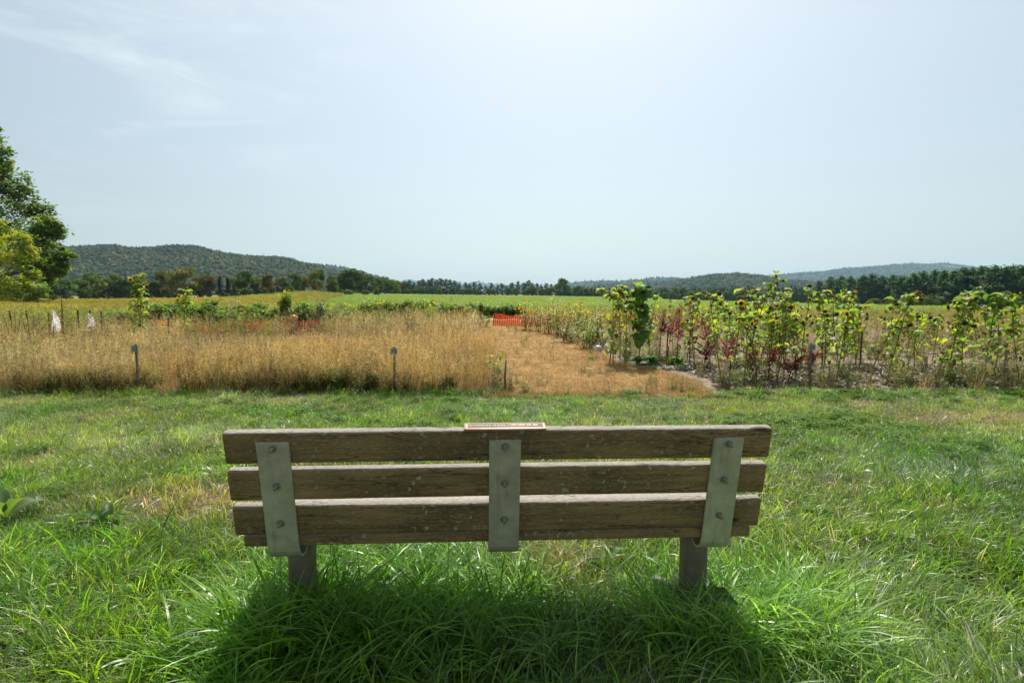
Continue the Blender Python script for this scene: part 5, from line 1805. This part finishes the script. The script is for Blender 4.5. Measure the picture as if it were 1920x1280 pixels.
# amaranths
def amaranth(px, y, top, lean, label, s=1.0):
    x = X(px, y)
    H = Z(top, y)
    dx = lean / F * y
    e = empty('amaranth', (x, y, 0), label, 'amaranth')
    r = random.Random(px)
    st, pl, lf = MB(), MB(), MB()
    P = lambda t: Vector((dx * t * t, 0, H * t))
    st.tube([P(k / 6) for k in range(7)], [.010, .009, .008, .007, .006, .004, .003], (.16, .025, .035), 6)
    tips = [(P(.5), P(1.0), .075 * s)]
    for k in range(7):
        t = r.uniform(.35, .8)
        a = r.uniform(0, 6.28)
        p0 = P(t)
        p1 = p0 + Vector((math.cos(a) * .2, math.sin(a) * .15, r.uniform(.08, .22))) * s
        st.tube([p0, p1], [.004, .002], (.16, .025, .035), 4, False)
        tips.append((p0.lerp(p1, .4), p1, .018 * s))
    for a_, b_, rad in tips:
        nn = 420 if rad > .03 * s else 60
        for j in range(nn):
            t = r.random()
            rr = rad * (1.15 - t) * (.5 + .5 * math.sin(min(1, t * 3) * 1.57))
            an = r.uniform(0, 6.28)
            q = a_.lerp(b_, t) + Vector((math.cos(an), math.sin(an), 0)) * rr * r.uniform(.5, 1.1)
            pl.leaf4(q, (math.cos(an), math.sin(an), r.uniform(-.2, 1.2)), .014 * s, .034 * s, (0, 0, 1), vary((.21, .02, .045), .3, r))
    for j in range(16):
        t = r.uniform(.15, .75)
        an = r.uniform(0, 6.28)
        lf.leaf4(P(t), (math.cos(an), math.sin(an), r.uniform(-1.0, .3)), .05 * s, .12 * s, (0, 0, 1), vary((.15, .05, .03), .3, r))
    put('stem', st.mesh('stem', M_LEAF), e)
    put('plume', pl.mesh('plume', M_LEAF), e)
    put('leaves', lf.mesh('leaves', M_LEAF), e)


for a in [(1236, 10.8, 582, 8, 'leftmost dark red amaranth, shortest and leaning a little right'), (1252, 10.9, 579, 18, 'second dark red amaranth from the left, its plume touching the next'),
          (1269, 9.9, 578, 4, 'dark red amaranth with broad drooping side plumes, third from the left'), (1293, 10.3, 567, -2, 'tallest dark red amaranth with a narrow upright plume'),
          (1330, 10.2, 592, -18, 'dark red amaranth drooping to the left, right of the tallest'), (1368, 8.5, 632, 6, 'low dark red amaranth among the front sunflower stems'),
          (1320, 9.4, 640, 8, 'small dark red amaranth above the grey mulch'), (1440, 8.3, 650, 14, 'short dark red amaranth left of the number sign'),
          (1478, 8.1, 668, 26, 'reddish amaranth stem leaning right just left of the number sign'), (1516, 8.6, 662, 4, 'small dark purple-red amaranth plume below the number sign'), (1405, 8.7, 655, 10, 'low purple-red amaranth in the middle of the front sunflowers')]:
    amaranth(*a)

# green vegetables in the right bed
KL = [dock_leaf(80 + s, .26, .15, (.07, .17, .035), .02, 1.5) for s in range(3)]
for px, y, n, s, lab in [(1197, 10.1, 12, 1.0, 'bright green leafy vegetable at the left of the low green row'), (1222, 10.2, 13, .95, 'bright green leafy vegetable in the middle of the low green row'), (1243, 10.3, 10, .8, 'bright green leafy vegetable beside the thin dark stake'),
                         (1272, 10.0, 13, .95, 'bright green leafy vegetable in front of the tallest amaranth'), (1259, 10.1, 8, .7, 'small green leafy vegetable between two larger ones'), (1107, 10.8, 7, .5, 'small dark-leaved plant left of the metal watering can')]:
    e = empty('leafy_vegetable', (X(px, y), y, 0), lab, 'vegetable')
    for k in range(n):
        put('leaf', rnd.choice(KL), e, (0, 0, .02), (rnd.uniform(-.3, .3), rnd.uniform(-.9, .3), k * 2.4 + rnd.uniform(-.4, .4)), s * rnd.uniform(.6, 1.1))
# cabbages with silvery leaves and stones
CL = [dock_leaf(90 + s, .15, .13, (.20, .26, .24), .02, 2.2) for s in range(2)]
for px, y, lab in [(1215, 9.55, 'silvery cabbage at the left end in front of the green row'), (1232, 9.45, 'silvery cabbage, second in front of the green row'), (1250, 9.5, 'silvery cabbage just left of the dark gap in front of the green row'), (1280, 9.6, 'silvery cabbage in front of the tallest amaranth')]:
    e = empty('cabbage', (X(px, y), y, 0), lab, 'cabbage')
    for k in range(10):
        put('leaf', rnd.choice(CL), e, (0, 0, .01), (rnd.uniform(-.3, .3), rnd.uniform(-.6, .2), k * 2.4), rnd.uniform(.6, 1.0))


def stone_mesh(seed):
    r = random.Random(seed)
    bm = bmesh.new()
    bmesh.ops.create_icosphere(bm, subdivisions=2, radius=1)
    for v in bm.verts:
        v.co = Vector((v.co.x * 1.2, v.co.y, v.co.z * .6)) * r.uniform(.82, 1.12)
    me = bpy.data.meshes.new('stone')
    bm.to_mesh(me)
    bm.free()
    me.materials.append(M_STONE)
    return me


ST = [stone_mesh(s) for s in range(3)]
for px, py, s, lab in [(1242, 687, .05, 'largest pale stone lying at the path edge below the cabbages'), (1216, 680, .03, 'small pale stone left of the largest one at the path edge'), (1262, 683, .03, 'small pale stone right of the largest one at the path edge')]:
    y = D(py)
    tag(put('stone', rnd.choice(ST), None, (X(px, y), y, .02), (0, 0, rnd.uniform(0, 6)), s), lab, 'stone')
n = 1500
y = nr.uniform(7.7, 10.2, n)
x = pr_x(y) + .5 + nr.random_sample(n) * 6.5
mulch = []
for s in range(3):
    b = MB()
    r = random.Random(s)
    for k in range(7):
        rot = Euler((r.uniform(-.4, .4), r.uniform(-.4, .4), r.uniform(0, 6.28))).to_matrix()
        b.box((r.gauss(0, .06), r.gauss(0, .06), .012), (r.uniform(.03, .09), r.uniform(.01, .03), .01), vary((.27, .23, .19), .4, r), rot)
    mulch.append(b.mesh('mulch_chips', M_DRY, False))
scatter('mulch', np.c_[x, y, np.full(n, .006)], nr.uniform(0, 6.28, n), nr.uniform(.5, 1.2, n), nr.uniform(.5, 1.5, (n, 1)) * np.ones(3), mulch, .1)

# watering can (metal, small)
y = D(661)
e = empty('watering_can', (X(1121, y), y, .008), 'small grey metal watering can on the path edge left of the first sunflowers', 'watering can')
b = MB()
b.tube([(0, 0, 0), (0, 0, .02), (0, 0, .11), (0, 0, .14), (0, 0, .15)], [.085, .092, .088, .06, .045], (.3, .34, .36), 16)
put('body', b.mesh('body', M_GALV), e)
b = MB()
b.tube([(-.06, 0, .13), (-.03, 0, .2), (.03, 0, .2), (.06, 0, .13)], [.007] * 4, (.3, .34, .36), 6)
put('handle', b.mesh('handle', M_GALV), e)
b = MB()
b.tube([(.07, 0, .04), (.14, 0, .1), (.17, 0, .15)], [.016, .011, .018], (.3, .34, .36), 8)
put('spout', b.mesh('spout', M_GALV), e)

# ------------------------------------------------------------------ stakes, signs, posts
for px, top, y, txt, lab, sw in [(260, 645, 7.25, '12', 'numbered plot stake at the left, in the dry grass, with a dark green plate', .084), (740, 650, 7.22, '11', 'numbered plot stake with a grey-green plate left of the path', .090), (1518, 643, 7.6, '10', 'numbered plot stake reading 10 among the right sunflowers', .098)]:
    x = X(px, y)
    H = Z(top, y)
    e = empty('plot_stake', (x, y, 0), lab, 'sign', rz=rnd.uniform(-.1, .1))
    b = MB()
    b.box((0, 0, H / 2), (.026, .018, H))
    put('stake', b.mesh('stake', M_STAKE, False), e, rot=(0, rnd.uniform(-.01, .03) if px > 300 else 0, 0))
    b = MB()
    b.box((-.01 if px < 300 else 0, -.012, H - .055), (sw, .006, .078))
    pm = put('plate', b.mesh('plate', M_SIGN, False), e)
    t = text_mesh(txt, .065, .0008, M_INK, 'numeral')
    w_ = max(v.co.x for v in t.vertices)
    put('numeral', t, pm, (-w_ / 2 - (.01 if px < 300 else 0), -.0158, H - .078), (R(90), 0, 0))

for px, top, y, h0, lab, mt, wd in [(28, 582, 15.5, 0, 'dark thin post leaning at the far left of the garden', M_TPOST, .03), (53, 582, 15.5, 0, 'dark steel post, first from the left in the row of five by the white rags', M_TPOST, .035),
                                    (93, 587, 15.5, 0, 'dark steel post, second in the row of five, left of the big white rag', M_TPOST, .035), (150, 581, 15.5, 0, 'dark steel post, third in the row of five, between the two rags', M_TPOST, .035),
                                    (172, 582, 14.9, 0, 'post wrapped in pink cloth, fourth in the row of five', M_TPOST, .03), (192, 584, 15.5, 0, 'dark steel post, last in the row of five, right of the pink rag', M_TPOST, .035),
                                    (317, 596, 14.5, 0, 'dark post among the left sunflowers', M_TPOST, .035), (887, 590, 23.5, 0, 'white stake standing where the path meets the far plots', M_CLOTH, .06),
                                    (1249, 618, 9.9, 0, 'thin dark stake between the green vegetables', M_TPOST, .02), (1460, 618, 9.8, 0, 'black steel post behind the left half of the front sunflowers', M_TPOST, .02), (1541, 622, 9.6, 0, 'black steel post behind the number sign', M_TPOST, .02),
                                    (1612, 621, 9.4, 0, 'dark steel post left of the tan gap', M_TPOST, .02), (1884, 655, 8.3, 0, 'grey wooden stake in front of the rightmost sunflowers', M_POSTW, .05), (1336, 695, 8.2, 0, 'short pale plastic stake in the bare soil below the sunflowers', M_SIGN, .035),
                                    (1733, 668, 8.3, 0, 'short grey wooden stake between the leaning sunflowers', M_POSTW, .045), (680, 600, 17, 0, 'thin grey post in the middle of the far left plots', M_TPOST, .02), (461, 604, 14.5, 0, 'short grey post behind the golden grass left of the orange-capped one', M_POSTW, .035)]:
    x = X(px, y)
    H = max(.15, Z(top, y))
    b = MB()
    b.box((0, 0, H / 2), (wd, wd * .6, H), (.8, .8, .78) if mt is M_CLOTH else (1, 1, 1))
    if mt is M_TPOST:
        b.box((0, wd * .5, H / 2), (wd * .2, wd * .6, H - .003))
        for k in range(int(H / .06)):
            b.box((0, -wd * .34, .05 + k * .06), (wd * .6, wd * .1, .015))
    o = put('post' if wd >= .02 and 'post' in lab else 'stake', b.mesh('post', mt, False), None, (x, y, 0), (0, rnd.uniform(-.03, .03) if px != 28 else -.12, 0))
    tag(o, lab, 'post')

# wooden post with orange cap, white-capped post, leaning stick, wire cage
y = 15.0
x = X(552, y)
e = empty('wooden_post', (x, y, 0), 'wooden post topped with an orange cap, behind the golden grass', 'post')
H = Z(590, y)
b = MB()
b.tube([(0, 0, 0), (0, 0, H - .12)], [.05, .045], (.35, .33, .32), 8)
put('post', b.mesh('post', M_POSTW, False), e)
b = MB()
b.tube([(0, 0, H - .14), (.0, 0, H - .1), (.01, 0, H - .03), (.02, 0, H)], [.08, .11, .1, .03], (.75, .30, .02), 12)
put('cap', b.mesh('cap', M_PLAIN), e)
y = 18
e = empty('white_capped_post', (X(604, y), y, 0), 'brown post with a white cap and a curved stick beside the big leafy plant', 'post')
H = Z(575, y)
b = MB()
b.tube([(0, 0, 0), (0, 0, H)], [.035, .035], (.2, .15, .1), 6)
put('pole', b.mesh('pole', M_POSTW, False), e)
b = MB()
b.tube([(0, 0, H), (0, 0, H + .045)], [.055, .05], (.75, .75, .75), 10)
put('cap', b.mesh('cap', M_PLAIN), e)
b = MB()
b.tube([(.02, .03, H), (.06, .03, H + .1), (.14, .03, H + .2)], [.016, .014, .008], (.15, .13, .12), 5)
put('curved_stick', b.mesh('curved_stick', M_PLAIN), e)
y = 7.35
b = MB()
b.tube([(0, 0, 0), (-.01, 0, .2), (.008, 0, .42)], [.018, .015, .012], (1, 1, 1), 6)
tag(put('stick', b.mesh('stick', M_STAKE), None, (X(948, y), y, 0)), 'knobbly grey stick standing at the path corner of the golden grass', 'stick')
y = 21
e = empty('plant_cage', (X(438, y), y, 0), 'wire plant cage standing among the leafy plants of the left garden', 'plant cage')
H = Z(564, y)
b = MB()
for k in range(8):
    a = k * .785
    b.tube([(.18 * math.cos(a), .18 * math.sin(a), 0), (.18 * math.cos(a), .18 * math.sin(a), H)], [.006, .006], (.4, .4, .38), 4)
for k in range(6):
    z = .1 + (H - .1) * k / 5
    b.tube([(.18 * math.cos(a * .5236), .18 * math.sin(a * .5236), z) for a in range(13)], [.006] * 13, (.4, .4, .38), 4)
put('wire_frame', b.mesh('wire_frame', M_PLAIN), e)


# rags
def rag(px, y, top, bot, w, c, label, seed, split=False):
    r = random.Random(seed)
    b = MB()
    Ht, Hb = Z(top, y), max(.05, Z(bot, y))
    rows = []
    n, mm = 12, 6
    for i in range(n + 1):
        t = i / n
        row = []
        ww = w * (.12 + .95 * math.sin(min(1, t * 1.15) * math.pi * .62) ** 1.2) * (1 if t < .75 else 1 - (t - .75) * 1.8)
        for j in range(mm + 1):
            q = j / mm
            row.append(len(b.v))
            b.v.append((ww * (q - .35) + .05 * t + r.uniform(-.012, .012) + .12 * w * math.sin(t * 5), .05 * math.sin(q * 9 + t * 4) * (.3 + t), Ht + (Hb - Ht) * t + .05 * math.sin(q * 6 + 1) * t))
            b.c.append(c)
        rows.append(row)
    for i in range(n):
        for j in range(mm):
            if split and i > 7 and j in (2, 3):
                continue
            b.f.append((rows[i][j], rows[i][j + 1], rows[i + 1][j + 1], rows[i + 1][j]))
            b.m.append(0)
    o = put('rag', b.mesh('rag', M_CLOTH), None, (X(px, y), y - .06, 0))
    tag(o, label, 'rag')


rag(106, 14.9, 581, 628, .26, (.92, .92, .92), 'large torn white rag hanging between the posts at the left', 1)
rag(172, 14.8, 587, 622, .24, (.9, .78, .84), 'white and pink rag draped on the fourth post at the left', 2, True)


# orange snow fence
def netting(name, pts, h, label, sag=.0, seed=1, cell=.075):
    """pts: [(x, y, droop)] along the fence"""
    r = random.Random(seed)
    L = [0]
    for a, c in zip(pts, pts[1:]):
        L.append(L[-1] + math.dist(a[:2], c[:2]))
    n = int(L[-1] / cell)
    m = int(h / cell)
    e = empty(name, (0, 0, 0), label, 'fence')
    e.location = (pts[0][0], pts[0][1], 0)
    b = MB()

    def P(i, j):
        s = L[-1] * i / n
        x = np.interp(s, L, [p[0] for p in pts])
        y = np.interp(s, L, [p[1] for p in pts])
        d = np.interp(s, L, [p[2] for p in pts]) + .04 * math.sin(s * 2.3)
        z = .04 + (h * (1 - d)) * j / m + .015 * math.sin(s * 9 + j)
        return Vector((x - pts[0][0] + .02 * math.sin(s * 5 + j * .4), y - pts[0][1] + .06 * math.sin(s * 3.3 + j * .3) * (1 + 3 * d), z))
    grid = [[P(i, j) for j in range(m + 1)] for i in range(n + 1)]
    c = (.60, .085, .03)
    wv, wh = .040, .034
    for i in range(n + 1):
        for j in range(m):
            a, q = grid[i][j], grid[i][j + 1]
            o = Vector((wv / 2, 0, 0))
            b.face([a - o, a + o, q + o, q - o], c)
    for j in range(m + 1):
        for i in range(n):
            a, q = grid[i][j], grid[i + 1][j]
            o = Vector((0, 0, wh / 2))
            dy = Vector((0, .003, 0))
            b.face([a - o + dy, q - o + dy, q + o + dy, a + o + dy], c)
    put('net', b.mesh('net', M_ORANGE, False), e)
    k = 0
    while k <= n:
        b = MB()
        g = grid[min(k, n)][0]
        b.box((0, 0, h * .55), (.03, .03, h * 1.1), (.12, .1, .08))
        put('support_post', b.mesh('support_post', M_TPOST, False), e, (g.x, g.y + .05, 0), (r.uniform(-.1, .1), r.uniform(-.1, .1), 0))
        k += max(1, n // 5)


y1 = 22
netting('orange_netting_fence', [(X(925, y1), y1, .0), (X(965, y1), y1 - .3, .15), (X(985, y1), y1 - .2, .0), (X(1110, 21.5), 21.5, .1), (X(1240, 21), 21, .05)], .44, 'orange plastic netting fence closing the far end of the path', seed=2)
netting('orange_netting_fence', [(X(282, 17), 17, .2), (X(310, 17), 17, .1), (X(345, 17), 17.2, .45), (X(385, 17), 16.6, .15), (X(405, 16.5), 16.2, .65), (X(430, 17), 17, .2), (X(520, 17), 17.3, .25), (X(600, 17), 17.5, .2)], .48, 'slumped orange plastic netting behind the golden grass on the left', seed=5)

# ------------------------------------------------------------------ haze
me = bpy.data.meshes.new('haze')
bm = bmesh.new()
bmesh.ops.create_cube(bm, size=1)
zlo, zhi = -60.0, 420.0
for v in bm.verts:
    v.co = Vector((v.co.x * 46000, 9600 * v.co.y + 4740, (zhi - zlo) * v.co.z + (zlo + zhi) / 2))
bm.to_mesh(me)
bm.free()
m, nt, out = mat('haze_air')
pv = nt.nodes.new('ShaderNodeVolumePrincipled')
pv.inputs['Color'].default_value = (0.50, 0.75, 1.0, 1)
pv.inputs['Density'].default_value = 0.00007
pv.inputs['Anisotropy'].default_value = 0.3
nt.links.new(pv.outputs[0], out.inputs['Volume'])
me.materials.append(m)
tag(put('haze', me), kind='stuff')
